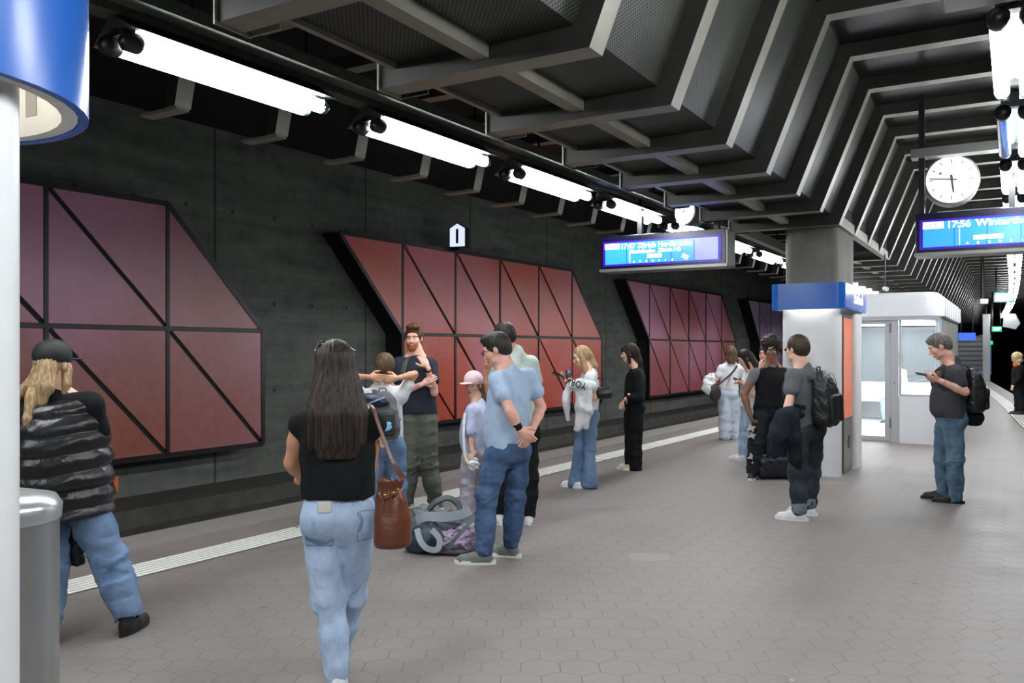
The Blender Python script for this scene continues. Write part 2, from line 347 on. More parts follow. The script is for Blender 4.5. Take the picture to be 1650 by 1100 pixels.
# ---------------------------------------------------------------- fluorescent lamps (built where they hang, both rows)
m_tube = mat('lit_tube', (255, 255, 255), .3, emit=(246, 250, 255), es=LAMP)
m_tubeoff = mat('unlit_tube', (120, 140, 165), .15, .3)  # bluish base colour stands in for the display's blue reflection
m_cap = mat('lamp_cap_black', (20, 20, 20), .4)
m_house = mat('lamp_housing', (80, 86, 78), .4, .5)
def lamp(p, d, label, group, length=1.5, sep=.15, low=False, off=False, hang=4.6, wd=.17):
    p = Vector(p); d = Vector((d[0], d[1], 0)).normalized(); r = Vector((d.y, -d.x, 0)); R = Matrix(((r.x, d.x, 0, p.x), (r.y, d.y, 0, p.y), (0, 0, 1, p.z), (0, 0, 0, 1)))
    t = empty('fluorescent_lamp', p+Vector((0, 0, .1)), label, 'lamp', group)
    for k, x in enumerate((0, sep)):
        y0 = .0 if k == 0 else .03
        MB(R).tube([(x, y0, 0), (x, y0+length, 0)], .047, 12).build('tube', m_tubeoff if off and k == 0 else m_tube, t, smooth=60)
        if low: continue
        for a, b in ((y0-.07, y0+.06), (y0+length-.02, y0+length+.05)):
            MB(R).tube([(x, a, .01), (x, a+.03, .0), (x, b-.03, .0), (x, b, .01)], [.03, .058, .058, .04] if a < 0.1 else [.05, .05, .05, .03], 12).build('end_cap', m_cap if a < .1 else m_tubeoff, t, smooth=60)
    MB(R).prism([(sep/2-wd, -.005 if wd > .1 else .055), (sep/2-wd-.006, -.001 if wd > .1 else .056), (sep/2-.03, .14), (sep/2+.03, .14), (sep/2+wd-.005, .06), (sep/2+wd, .055), (sep/2, .075)], -.05, length+.1, 'y').build('housing', m_house, t)  # wide left-row housings have an added wall-side lip that shades the upper wall
    if not low:
        [MB(R).box(sep/2-.09, sep/2+.09, y-.04, y+.04, .03, .08).build('bracket', m_cap, t) for y in (0, length)]
        for y in (.45, length-.1): MB(R).tube([(sep/2+.05, y, .14), (sep/2+.05, y, hang-p.z)], .012, 6).build('hanger_rod', m_cap, t)
    return t
ordn = ['first', 'second', 'third', 'fourth', 'fifth', 'sixth', 'seventh', 'eighth', 'ninth', 'tenth', 'eleventh', 'twelfth', 'thirteenth', 'fourteenth', 'fifteenth', 'sixteenth', 'seventeenth', 'eighteenth', 'nineteenth', 'twentieth', 'twenty-first', 'twenty-second', 'twenty-third', 'twenty-fourth']
L0 = Vector((-2.302, 4.889, 3.36)); LD = Vector((.5275, .8495, 0)); 
for i in range(-4, 16):
    lb = 'twin tube lamp of the left row, %s beyond the blue collar' % ordn[i] if i >= 0 else 'twin tube lamp of the left row, %s behind the photographer' % ordn[-i-1]
    if i in (4, 5): lb += ', behind the display' 
    lamp(L0+LD*(2.119*i), LD, lb, 'twin fluorescent lamps in the left row', low=i > 8, length=1.5 if i < 9 else 1.3)
BD = Vector((.509, .8607, 0))
for i in range(-5, 24):
    u = 5.23+2.1*i; cv = 0 if i < 9 else -((i-8)*2.1)**2/1700
    lb = 'twin tube lamp of the central row, %s from the top right corner' % ordn[i] if i >= 0 else 'twin tube lamp of the central row, %s behind the photographer' % ordn[-i-1]
    if i == 1: lb = 'central row twin lamp with its left tube unlit and bluish'
    lamp(PB(-.075+cv, u, 3.38), BD, lb, 'twin fluorescent lamps in the central row', low=i > 6, off=i == 1, wd=.035, length=1.5 if i < 7 else 1.0)
# trunking over the rows
R = Matrix(((.8495, .5275, 0, L0.x), (-.5275, .8495, 0, L0.y), (0, 0, 1, 0), (0, 0, 0, 1)))
ct = MB(R); ct.box(.22, .235, -7, 34, 3.53, 3.60); ct.box(.22, .36, -7, 34, 3.52, 3.53); ct.box(.345, .36, -7, 34, 3.53, 3.60); ct.box(.0, .15, -7, 34, 3.50, 3.56)
tr = tag(ct.build('cable_tray', mat('galvanised_perforated_tray', (78, 83, 74), .5, .3, .4, 40)), 'long galvanised cable tray above the left lamp row', 'cable tray')
ct = MB(MBf); ct.box(-.09, .09, -7.5, 30, 3.525, 3.58)
tag(ct.build('lamp_trunking', m_house), 'grey trunking that carries the central lamp row', 'cable tray')
jb = MB(MBf); jb.box(-.33, .5, 4.75, 5.12, 3.42, 3.72)
tag(jb.build('junction_box', mat('pale_grey_box', (160, 160, 152), .5, 0, .08, 4), bevel=.01), 'pale grey box at the head of the top right lamp', 'junction box')
# ---------------------------------------------------------------- departure displays
m_dframe = mat('display_navy_frame', (14, 15, 40), .25, .2)
m_dscreen = mat('display_blue_screen', (40, 120, 225), .2, emit=(52, 140, 246), es=1.25)
m_scrp = mat('display_violet_patch', (110, 120, 230), .2, emit=(120, 128, 250), es=1.15)
m_glow = mat('display_letters', (255, 255, 255), .3, emit=(250, 250, 255), es=2.2)
m_dgrey = mat('display_dim_letters', (120, 130, 150), .4, emit=(130, 150, 190), es=.7)
m_violet = mat('display_violet_trim', (50, 10, 130), .3, emit=(50, 0, 190), es=.55)
m_alu = mat('display_aluminium', (132, 134, 128), .35, .6)
def display(v0, lit1, label, right):
    u = 10.13; M = MBf @ Matrix.Translation((v0, u, 0)); W = 1.72 if right else 1.65; s0 = .075; s1 = lit1-v0; zb, zt = 2.62, 3.08
    t = empty('departure_display', PB(v0+W/2, u+.15, zb), label, 'display')
    MB(M).box(0, W, .012, .34, zb+.03, zt).build('case', m_dframe, t, bevel=.008)
    MB(M).box(-.01, W+.02, -.0, .36, zb, zb+.035).box(W, W+.02, .03, .36, zb, zt-.02).build('lower_rail', m_alu, t)
    MB(M).box(s0-.035, s1+.035, .0, .012, zb+.065, zt-.075).build('violet_border', m_violet, t)
    sc = MB(M).box(s0, s1, -.004, .004, zb+.09, zb+.36).build('screen', m_dscreen, t)
    if not right: MB(M).box(s1-.30, s1, -.006, .0, zb+.09, zb+.36).build('screen_section', m_scrp, sc)
    for k in range(1, 5):
        x = s0+(s1-s0)*k/5; MB(M).box(x-.002, x+.002, -.010, -.004, zb+.09, zb+.345).build('screen_joint', m_black, sc)
    T = M @ Matrix.Translation((0, -.008, 0))
    MB(M).box(s0, s0+.20, -.009, -.004, zb+.285, zb+.357).build('line_number_box', m_glow, sc)
    if right:
        text('S12', .085, m_dgrey, sc, T @ Matrix.Translation((0, -.003, 0)), s0+.01, zb+.293)
        text('17:56', .098, m_glow, sc, T, s0+.225, zb+.286, bold=.0025, sx=1.05); text('Winterthur', .098, m_glow, sc, T, s0+.50, zb+.286, bold=.0025, sx=1.12)
        MB(M).box(s0+.345, s0+.352, -.009, -.004, zb+.10, zb+.27).build('rule', m_glow, sc)
        for k in range(5): MB(M).box(s0+.48+k*.055, s0+.53+k*.055, -.009, -.004, zb+.145, zb+.19).build('wagon_box', m_glow, sc)
        text('2 2 2 2 2', .05, m_dgrey, sc, T @ Matrix.Translation((0, -.003, 0)), s0+.49, zb+.15)
        for k, ch in enumerate(('A', 'B', 'C', 'D', 'E', 'I', 'F')): text(ch, .038, m_glow, sc, T, s0+.41+k*.10, zb+.10)
    else:
        text('17:47', .092, m_glow, sc, T, s0+.215, zb+.282, bold=.0015); text('Zürich Hardbrücke', .094, m_glow, sc, T, s0+.452, zb+.282, bold=.0015, sx=.97)
        text('Stadelhofen  Zürich HB', .068, m_glow, sc, T, s0+.36, zb+.218, bold=.001, sx=1.02)
        MB(M).box(s0+.34, s0+.347, -.009, -.004, zb+.10, zb+.27).build('rule', m_glow, sc)
        MB(M).box(s0+.58, s0+.77, -.009, -.004, zb+.15, zb+.20).build('wagon_box', m_glow, sc)
        for k, ch in enumerate('ABCDEFG'): text(ch, .034, m_glow, sc, T, s0+.39+k*.085, zb+.10)
        g = MB(M @ Matrix.Translation((s0+1.08, -.012, zb+.14)) @ Matrix.Rotation(.5, 4, 'Y')); g.box(-.045, .045, 0, .004, -.03, .03); g.build('sticker', m_white, t)
    for x in ((.05, .9) if right else (.5, 1.5)): MB(M).box(x-.03, x+.03, .12, .2, zt, 4.4).build('hanger_post', m_black, t)
    return t
display(-4.655, -3.09, 'blue departure display left, showing 17:47, over the platform edge', False)
display(-.925, .66, 'blue departure display at right edge, showing 17:56, under the round clock', True)
bx = MB(MBf @ Matrix.Translation((0, 10.13, 0))); bx.box(-.98, 1.4, .08, .26, 3.70, 3.80)
tag(bx.build('sign_crossbar', m_alu, bevel=.004), 'aluminium crossbar with bolts above the right clock', 'bracket')
# ---------------------------------------------------------------- clocks
m_face = mat('clock_face', (250, 250, 250), .3, emit=(255, 255, 255), es=1.25)
def clock(P, yaw, r, label, hang):
    t = empty('platform_clock', P-Vector((0, 0, r)), label, 'clock'); M = Matrix.Translation(P) @ Matrix.Rotation(yaw, 4, 'Z'); Q = M @ Matrix.Rotation(math.pi/2, 4, 'X')
    MB(Q).lathe([(r*.97, -.11), (r*1.05, -.10), (r*1.05, .10), (r*.97, .11)], n=48).build('case', m_alu, t, smooth=40)
    for s in (1, -1):
        S = Q @ Matrix.Rotation(0 if s > 0 else math.pi, 4, 'Y')
        f = MB(S).lathe([(r*.965, .10), (r*.965, .114), (r*.93, .117)], n=48).build('dial', m_face, t, smooth=30)
        ti = MB(S)
        for k in range(12):
            a = k*math.pi/6; c, sn = math.sin(a), math.cos(a); wq = .0055*r/.25; l0 = .70*r if k % 3 else .66*r
            ti.add([(c*l0+sn*wq, sn*l0-c*wq, .12), (c*l0-sn*wq, sn*l0+c*wq, .12), (c*.86*r-sn*wq, sn*.86*r+c*wq, .12), (c*.86*r+sn*wq, sn*.86*r-c*wq, .12)], [(0, 1, 2, 3)])
        ti.build('hour_marks', mat('clock_mark_grey', (96, 96, 100), .4), f)
        for nm, a, ln, wd in (('minute_hand', math.radians(46*6), .84*r, .0085), ('hour_hand', math.radians((5+46/60)*30), .56*r, .013)):
            c, sn = math.sin(a), math.cos(a); wd *= r/.25
            MB(S).add([(-c*.2*r+sn*wd, -sn*.2*r-c*wd, .125), (-c*.2*r-sn*wd, -sn*.2*r+c*wd, .125), (c*ln-sn*wd*.7, sn*ln+c*wd*.7, .125), (c*ln+sn*wd*.7, sn*ln-c*wd*.7, .125)], [(0, 1, 2, 3)]).build(nm, mat('clock_hand_dark', (70, 72, 78), .4), t)
        a = math.radians(-57); MB(S).lathe([(.058*r, .121), (.058*r, .127)], (math.sin(a)*.5*r, math.cos(a)*.5*r, 0), 16).build('second_hand_disc', mat('dusty_red', (140, 95, 95), .5), t)
    MB(M).box(-.04, .04, -.05, .05, r, hang-P.z).build('hanger', m_black, t)
    return t
clock(at(1533, 292, 9.35), -.45, .262, 'round white station clock above the right blue display', 3.78)
clock(at(1113, 342, 10.7), -.95, .165, 'small white clock seen edge on above the left display', 4.4)
# ---------------------------------------------------------------- pillars with blue collars
m_clad = mat('white_pillar_cladding', (232, 234, 234), .38, 0, .04, 3)
m_blue = mat('blue_collar_gloss', (34, 100, 190), .24, 0, spec=.6)
m_inner = mat('collar_inside_white', (225, 225, 220), .5, 0, .08, 6)
m_strip = mat('collar_light_strip', (255, 255, 255), .3, emit=(250, 252, 255), es=40)
def pillar(label, v0, v1, u0, u1, cu0, cu1, rr, cr, near):
    zo, zi = (2.18, 2.5) if near else (2.12, 2.45); th = .022 if near else .045
    t = empty('station_pillar', PB((v0+v1)/2, (u0+u1)/2, 0), label, 'pillar')
    MB(MBf).prism(rrect(v0+.03, v1-.03, u0+.05, u1-.05, rr*.9), 2.1, 5.15).build('concrete_shaft', m_col, t, smooth=40)
    MB(MBf).prism(rrect(v0, v1, u0, u1, rr), 0, zi-.01).build('cladding', m_clad, t, smooth=40)
    a0, a1 = (v0+v1)/2-.45, (v0+v1)/2+.45
    if near: a0, a1 = -2.215-.45, -2.215+.45
    c = MB(MBf).ring(rrect(a0, a1, cu0, cu1, cr, 10), rrect(a0+th, a1-th, cu0+th, cu1-th, max(cr-th, .01), 10), zo, zi).build('collar', m_blue, t, smooth=40)
    MB(MBf).ring(rrect(a0+th+.002, a1-th-.002, cu0+th+.002, cu1-th-.002, max(cr-th-.002, .01), 10), rrect(a0+.06, a1-.06, cu0+.06, cu1-.06, max(cr-.06, .01), 10), zo+.004, zi).build('collar_lining', m_inner, c, smooth=40)
    MB(MBf).ring(rrect(a0+.05, a1-.05, cu0+.05, cu1-.05, max(cr-.05, .01), 10), rrect(v0+.0, v1-.0, u0+.0, u1-.0, rr, 10), zi-.03, zi-.01).build('collar_top', m_inner, c)
    q = .03 if near else .06; MB(MBf).ring(rrect(v0-q, v1+q, u0-q, u1+q, rr+q*1.6, 8), rrect(v0-q+.022, v1+q-.022, u0-q+.022, u1+q-.022, rr+q*.9, 8), zi-.19, zi-.15).build('light_strip', mat('near_collar_light', (255, 255, 255), .3, emit=(255, 246, 235), es=5) if near else m_strip, c)
    return t, c
t, c = pillar('near white clad pillar with glossy blue collar at the left border', -2.585, -1.83, -.9, 1.07, -1.3, 1.35, .10, .449, True)
MB(Matrix.Translation((-1.27, 2.25, 2.235)) @ Matrix.Rotation(math.atan2(-.18, .35), 4, 'Z')).box(-.022, .022, -.004, .004, 0, .085).build('inner_plate', mat('inner_plate_grey', (150, 146, 136), .5), c)
t, c = pillar('far white clad pillar with blue name collar and orange poster', -2.62, -1.90, 11.3, 12.75, 11.12, 12.98, .13, .10, False)
pc = MB(MBf).box(-1.905, -1.888, 11.50, 12.22, .02, 2.06).build('poster_case', mat('poster_case_dark', (54, 50, 48), .3), t)
MB(MBf).box(-1.89, -1.882, 11.53, 12.19, .72, 2.02).build('orange_poster', mat('orange_poster', (206, 104, 66), .25, 0, .06, 2, emit=(215, 105, 66), es=.35), pc)
MB(MBf).box(-1.89, -1.880, 11.53, 12.19, .05, .69).build('waste_flap', mat('brushed_grey_flap', (128, 126, 122), .35, .5), pc)
MB(MBf @ Matrix.Translation((-1.885, 11.9, .40)) @ Matrix.Rotation(math.pi/2, 4, 'Y')).lathe([(.085, 0), (.085, .012)], n=20).build('round_opening', m_black, pc)
MB(MBf).prism(rrect(-1.93, -1.84, 12.26, 12.75, .04), 0, 2.12).build('corner_post', m_white, t, smooth=40)
nb = MB(MBf).box(-1.815, -1.808, 11.2, 12.9, 2.15, 2.42).build('name_plate', mat('name_plate_blue', (52, 92, 176), .2, emit=(50, 90, 175), es=.25), c)
TT = MBf @ Matrix.Translation((-1.80, 0, 0)) @ Matrix.Rotation(math.pi/2, 4, 'Z')
text('Stettbach', .20, mat('name_letters', (240, 240, 245), .4, emit=(240, 240, 250), es=.8), nb, TT, 11.80, 2.215)
# ---------------------------------------------------------------- left wall: faceted red glass panels
m_fr = mat('panel_frame_black', (22, 12, 16), .4, .2)
m_g = [iri('glass_plate_mauve', (142, 80, 60), (150, 94, 92), (178, 124, 150)), iri('glass_plate_red', (190, 72, 44), (200, 92, 74), (208, 120, 132)), iri('glass_plate_rose', (158, 78, 72), (178, 100, 112), (205, 140, 175)), iri('glass_plate_violet', (140, 104, 118), (170, 142, 170), (205, 190, 232))]
def panel(u0, mg, label, cells=5):
    zb, zm, zt = .05, 1.92, 3.76; vf = -11.0; cw = 1.8; t = empty('wall_art_panel', PA(-11.2, u0+5.4, zb), label, 'wall panel', 'faceted glass panels on the track wall')
    out = [(u0+1.8, zb), (u0+10.8, zb), (u0+10.8, zm), (u0+9, zt), (u0, zt), (u0+1.8, zm)]
    MB(MA).prism([(a, b) for a, b in out], -11.46, vf-.03, 'x').build('back_box', m_dark, t)
    tris = []
    for k in range(5):                              # lower row, diagonals from top left to bottom right
        a = u0+1.8+k*cw; b = a+cw; tris += [[(a, zb), (b, zb), (a, zm)], [(b, zb), (b, zm), (a, zm)]]
    tris.append([(u0, zt), (u0+cw, zt), (u0+cw, zm)])
    for k in range(1, 5): a = u0+k*cw; b = a+cw; tris += [[(a, zm), (b, zm), (a, zt)], [(b, zm), (b, zt), (a, zt)]]
    tris.append([(u0+9, zt), (u0+9, zm), (u0+10.8, zm)])
    for q in tris:
        cxy = Vector((sum(p[0] for p in q)/3, sum(p[1] for p in q)/3)); ins = []
        for i in range(3):
            p0, p1, p2 = Vector(q[i-1]), Vector(q[i]), Vector(q[(i+1) % 3]); d1 = (p1-p0).normalized(); d2 = (p2-p1).normalized()
            b = (d2-d1).normalized(); sn = math.sqrt(max(1e-3, (1+d1.dot(-d2)*1)/2)); half = math.acos(max(-1, min(1, (-d1).dot(d2))))/2; ins.append(tuple(p1+b*(.035/math.sin(half))))
        tl = random.uniform(-.012, .012); m = MB(MA)
        m.add([(vf+tl*((p[0]-cxy.x)), p[0], p[1]) for p in ins]+[(vf-.03, p[0], p[1]) for p in ins], [(0, 1, 2), (5, 4, 3), (0, 3, 4, 1), (1, 4, 5, 2), (2, 5, 3, 0)]); m.build('glass_plate', mg, t)
    fr = MB(MA)
    def bar(p, q, w=.028):
        d = (Vector(q)-Vector(p)).normalized(); nn = Vector((-d.y, d.x))*w; a, b, c, e = Vector(p)+nn, Vector(q)+nn, Vector(q)-nn, Vector(p)-nn; fr.prism([tuple(a), tuple(b), tuple(c), tuple(e)], vf-.028, vf+.012, 'x')
    for a, b in zip(out, out[1:]+out[:1]): bar(a, b, .04)
    for k in range(1, 6): bar((u0+k*cw, zb), (u0+k*cw, zt if k < 6 else zm))
    bar((u0+1.8, zm), (u0+10.8, zm))
    fr.build('frame', m_fr, t)
    return t
panel(-1.1, m_g[0], 'large dusky mauve faceted wall panel at left behind the puffer vest'); panel(11.5, m_g[1], 'bright red faceted wall panel behind the group of travellers')
panel(24.0, m_g[2], 'rose faceted wall panel behind the woman in black'); panel(36.5, m_g[3], 'pale violet faceted wall panel beside the far pillar')
for u, c0 in ((49, 3),): panel(u, m_g[c0], 'faceted wall panel beyond the pale violet one, hidden by the far pillar')
# platform number
P = at(737, 379, 18.3); Mn = Matrix.Translation(P) @ Matrix.Rotation(-rotA*.55, 4, 'Z')
t = empty('platform_number_sign', P-Vector((0, 0, .25)), 'lit white platform sign with number 1 on the wall', 'sign')
pts = [(-.17, -.24), (.17, -.24), (.17, .15), (0, .25), (-.17, .15)]
MB(Mn).prism([(x*1.14, z*1.1) for x, z in pts], .0, .2, 'y').build('case', m_black, t)
f = MB(Mn).prism(pts, -.012, .0, 'y').build('face', mat('sign_face_lit', (225, 232, 250), .3, emit=(225, 235, 255), es=.95), t)
text('1', .44, m_black, f, Mn @ Matrix.Translation((0, -.018, 0)), 0, -.17, bold=.006, align='CENTER')
q = Mn @ Vector((0, .1, -.26)); b = MA.inverted() @ q; MB(MA).box(-11.45, b.x+.03, b.y-.03, b.y+.03, b.z-.05, b.z).box(b.x-.02, b.x+.02, b.y-.02, b.y+.02, b.z-.05, b.z+.03).build('bracket', m_black, t)
# orange spray marks on the wall foot
def mark(pts, label, P0, w=.05):
    m = MB(MA); 
    for (a, b, ww) in pts: m.box(-11.449, -11.444, P0[0]+a-ww, P0[0]+a+ww, P0[1]+b[0], P0[1]+b[1])
    return m
m_or = mat('orange_spray', (215, 92, 30), .7, 0, .2, 20)
def uvw(px, py):
    k = (px-CX)/F; Y = -11.45/(.8455*k-.534); return Y*(.534*k+.8455), CH-(py-HY)/F*Y
u, z = uvw(180, 770); tag(mark([(0, (.05, .28), .025), (0, (-.2, .02), .10), (.02, (-.8, -.25), .03)], '', (u, z)).build('spray_mark', m_or), 'orange spray mark on the wall foot beside the puffer vest', 'wall marking')
u, z = uvw(1052, 653); tag(mark([(0, (-.25, .25), .03)], '', (u, z)).build('spray_mark', m_or), 'small orange spray mark on the wall below the rose panel', 'wall marking')
# ---------------------------------------------------------------- steel bin at the left border
bc = PB(-3.72, 1.80, 0); bc = Vector((-2.085, 3.42, 0))
t = empty('litter_bin', bc, 'round brushed steel litter bin at lower left border', 'bin')
m_steel = mat('brushed_steel', (176, 178, 176), .34, .85, .1, 14, .15, 30, stretch=(1, 1, .04))
MB().lathe([(.235, .03), (.235, .93)], bc, 40).build('body', m_steel, t, smooth=40)
MB().lathe([(.243, .93), (.247, .985), (.225, 1.02), (.12, 1.045), (.04, 1.05)], bc, 40).build('lid', mat('bin_lid_steel', (205, 208, 206), .3, .7), t, smooth=50)
MB().lathe([(.215, 0), (.215, .035)], bc, 32).build('foot', m_black, t)
# ---------------------------------------------------------------- glazed waiting room behind the far pillar
m_sh = mat('waiting_room_white', (232, 234, 236), .35, 0, .03, 3)
m_shg = mat('waiting_room_frame_grey', (182, 184, 187), .4, .2)
m_lite = mat('waiting_room_ceiling_light', (255, 255, 255), .4, emit=(245, 250, 255), es=9.)
m_glass = mat('clear_glass', (225, 238, 242), .03, 0, trans=.0, alpha=.13, spec=.8)
SV0, SV1, SU0, SU1 = -3.45, -1.06, 16.0, 21.4; ZR, ZT = 2.165, 2.6
sh = empty('waiting_room', PB((SV0+SV1)/2, (SU0+SU1)/2, 0), 'white glazed waiting room with rounded roof behind the far pillar', 'waiting room')
def shp(name, mb, m, par=None, **k): return mb.build(name, m, par or sh, **k)
# rounded roof: stacked outlines
rs = MB(MBf); prof_r = [(0, ZR), (.02, ZR+.02), (.02, ZT-.16), (-.01, ZT-.07), (-.07, ZT-.015), (-.16, ZT)]
ol = []
for d, z in prof_r: ol.append([(x, y, z) for x, y in rrect(SV0-d, SV1+d, SU0-d, SU1+d, max(.28+d*.8, .05), 8)])
n_ = len(ol[0]); V = [p for r_ in ol for p in r_]; Fq = []
for i in range(len(ol)-1):
    for j in range(n_): Fq.append((i*n_+j, i*n_+(j+1) % n_, (i+1)*n_+(j+1) % n_, (i+1)*n_+j))
Fq += [tuple(range(n_))[::-1], tuple(range((len(ol)-1)*n_, len(ol)*n_))]; rs.add(V, Fq)
rf = shp('roof', rs, m_sh, smooth=35)
sr = MB(MBf)
for k in range(9): u = SU0+.5+k*.55; sr.box(SV1-.0, SV1+.045, u-.03, u+.03, ZR+.02, ZT-.12)
sr.build('roof_ribs', m_sh, rf, bevel=.01)
shp('ceiling_light', MB(MBf).box(SV0+.3, SV1-.4, SU0+.4, SU1-.4, ZR-.02, ZR-.005), m_lite)
shp('floor_plate', MB(MBf).box(SV0+.06, SV1-.06, SU0+.1, SU1-.06, .0, .03), mat('pale_floor_plate', (170, 168, 164), .5))
# front: lower panel, window, door
shp('parapet', MB(MBf).prism(rrect(-1.73, SV1, SU0-.02, SU0+.16, .06), .0, .80), m_sh, smooth=40)
shp('parapet_side', MB(MBf).box(SV1-.12, SV1-.0, SU0+.1, SU1, .0, .80), m_sh, bevel=.02)
shp('parapet_left', MB(MBf).box(SV0, SV0+.12, SU0+.1, SU1, .0, .80), m_sh, bevel=.02)
shp('parapet_back', MB(MBf).box(SV0, SV1, SU1-.14, SU1, .0, .80), m_sh, bevel=.02)
shp('head_rail', MB(MBf).box(SV0+.02, SV1-.02, SU0, SU0+.08, ZR-.05, ZR), m_shg)
w = shp('front_window', MB(MBf).box(-1.70, -1.13, SU0+.05, SU0+.062, .82, 2.12), m_glass)
MB(MBf).box(-1.72, -1.10, SU0+.03, SU0+.09, .80, .84).box(-1.72, -1.685, SU0+.03, SU0+.09, .84, 2.12).build('window_frame', m_shg, w)
MB(MBf).box(-1.13, -1.10, SU0+.03, SU0+.09, .84, 2.12).build('window_post', m_sh, w)
shp('corner_glass', MB(MBf).prism(rrect(SV1-.10, SV1-.02, SU0+.03, SU0+.35, .035), .80, 2.16), mat('rounded_corner_glass', (222, 232, 236), .12, 0, alpha=.55), smooth=40)
dr = shp('door', MB(MBf).box(-2.75, -1.86, SU0+.03, SU0+.07, .03, .10).box(-2.75, -1.86, SU0+.03, SU0+.07, 2.05, 2.12).box(-2.75, -2.66, SU0+.03, SU0+.07, .1, 2.05).box(-1.945, -1.86, SU0+.03, SU0+.07, .1, 2.05), m_shg)
MB(MBf).box(-2.66, -1.945, SU0+.045, SU0+.053, .10, 2.05).build('door_glass', m_glass, dr)
for z in (.25, 1.9): MB(MBf).box(-1.875, -1.835, SU0+.01, SU0+.035, z, z+.17).build('hinge', m_alu, dr)
shp('door_post', MB(MBf).box(-1.855, -1.73, SU0+.02, SU0+.09, 0, 2.16), m_shg)
MB(MBf).box(-1.80, -1.785, SU0+.005, SU0+.02, 1.02, 1.04).build('lock', m_black, dr)
for u in (SU0+.02,): shp('left_post', MB(MBf).box(SV0, -2.78, u, u+.08, 0, 2.16), m_sh)
# right side: fluted metal slats above the parapet, back and left glazing with posts
for k in range(22):
    u = SU0+.42+k*.225; shp('side_slat', MB(MBf).box(SV1-.08, SV1-.02, u-.05, u+.05, .78, 2.17), mat('side_slat_beige', (150, 152, 146), .4, .2))
shp('side_backing', MB(MBf).box(SV1-.10, SV1-.085, SU0+.35, SU1-.05, .78, 2.17), m_shg)
shp('back_glass', MB(MBf).box(SV0+.06, SV1-.1, SU1-.08, SU1-.07, .80, 2.12), m_glass)
shp('left_glass', MB(MBf).box(SV0+.05, SV0+.06, SU0+.1, SU1-.08, .80, 2.12), m_glass)
for v in (SV0+.05, -2.30, -1.45): shp('back_post', MB(MBf).box(v-.06, v+.06, SU1-.12, SU1-.02, .78, 2.17), m_sh)
for u in (17.8, 19.6): shp('left_post', MB(MBf).box(SV0, SV0+.1, u-.05, u+.05, .78, 2.17), m_sh)
# bench along the back wall
bt = empty('waiting_bench', PB(-2.4, 20.9, .03), 'white bench inside the waiting room along its back wall', 'bench')
MB(MBf).prism(rrect(SV0+.15, -1.3, 20.65, 21.2, .06), .44, .52).build('seat', m_sh, bt)
MB(MBf).box(SV0+.15, -1.3, 21.12, 21.24, .52, .86).build('backrest', m_sh, bt, bevel=.02)
for v in (-3.1, -2.3, -1.5): MB(MBf).box(v-.03, v+.03, 20.75, 21.1, .03, .44).build('leg', m_alu, bt)
# ---------------------------------------------------------------- far end of the platform
m_gsign = mat('green_exit_sign', (20, 150, 90), .3, emit=(30, 190, 110), es=1.3)
def box_sign(px0, px1, py0, py1, Y, m, name, label, cat, hang=True, inner=None, d=.12):
    P = at((px0+px1)/2, py1, Y); t = empty(name, P, label, cat); wd = (px1-px0)/F*Y; h = (py1-py0)/F*Y; M = Matrix.Translation(P)
    MB(M).box(-wd/2, wd/2, 0, d, 0, h).build('case', m_black if inner else m, t)
    MB(M).box(-wd*.44, wd*.44, -.01, 0, h*.1, h*.9).build('lit_face', m, t)
    if inner: MB(M).box(-wd*.3, wd*.2, -.02, -.01, h*.3, h*.45).box(-wd*.3, wd*.34, -.02, -.01, h*.58, h*.78).build('white_writing', m_glow, t)
    if hang: 
        for x in (-wd*.35, wd*.35): MB(M).box(x-.02, x+.02, .02, .06, h, 4.4-P.z if P.z < 4 else h+.4).build('hanger', m_black, t)
    return t
box_sign(1601, 1635, 470, 487, 29, mat('far_display_lit', (60, 150, 240), .3, emit=(110, 190, 255), es=1.6), 'departure_display', 'small lit blue display far down the platform under the lamps', 'display', True, True)
box_sign(1597, 1615, 525, 535, 42, m_gsign, 'exit_sign', 'upper of two small green signs at the far end', 'sign', True, True)
box_sign(1588, 1600, 549, 555, 46, m_gsign, 'exit_sign', 'lower of two small green signs at the far end', 'sign')
box_sign(1545, 1572, 536, 548, 40, mat('far_blue_sign', (50, 90, 210), .3, emit=(60, 100, 230), es=1.1), 'direction_sign', 'blue and pink lit sign on the far stair block', 'sign')
# louvred stair block far behind the waiting room
sb = empty('stair_block', at(1563, 597, 45).xyz*1, 'grey louvred stair enclosure far behind the waiting room', 'stair enclosure')
P = at(1563, 597, 44); M = Matrix.Translation((P.x, P.y, 0)) @ Matrix.Rotation(-rotB, 4, 'Z'); sb.location = (P.x, P.y, 0)
MB(M).box(-1.7, .55, 0, 3., 0, 2.3).build('core', mat('stair_core', (120, 120, 122), .6), sb)
lv = MB(M)
for k in range(9): lv.box(-1.7, .57, -.05, .0, .1+k*.24, .26+k*.24)
lv.build('louvres', mat('louvre_grey', (150, 150, 154), .5), sb)
MB(M).box(.58, .9, -.1, .25, 0, 3.4).build('white_post', m_white, sb)
MB(M).box(-1.5, -.7, -.08, -.05, 1.2, 2.3).build('lit_panel', mat('far_lit_panel', (240, 240, 240), .4, emit=(240, 240, 245), es=.9), sb)
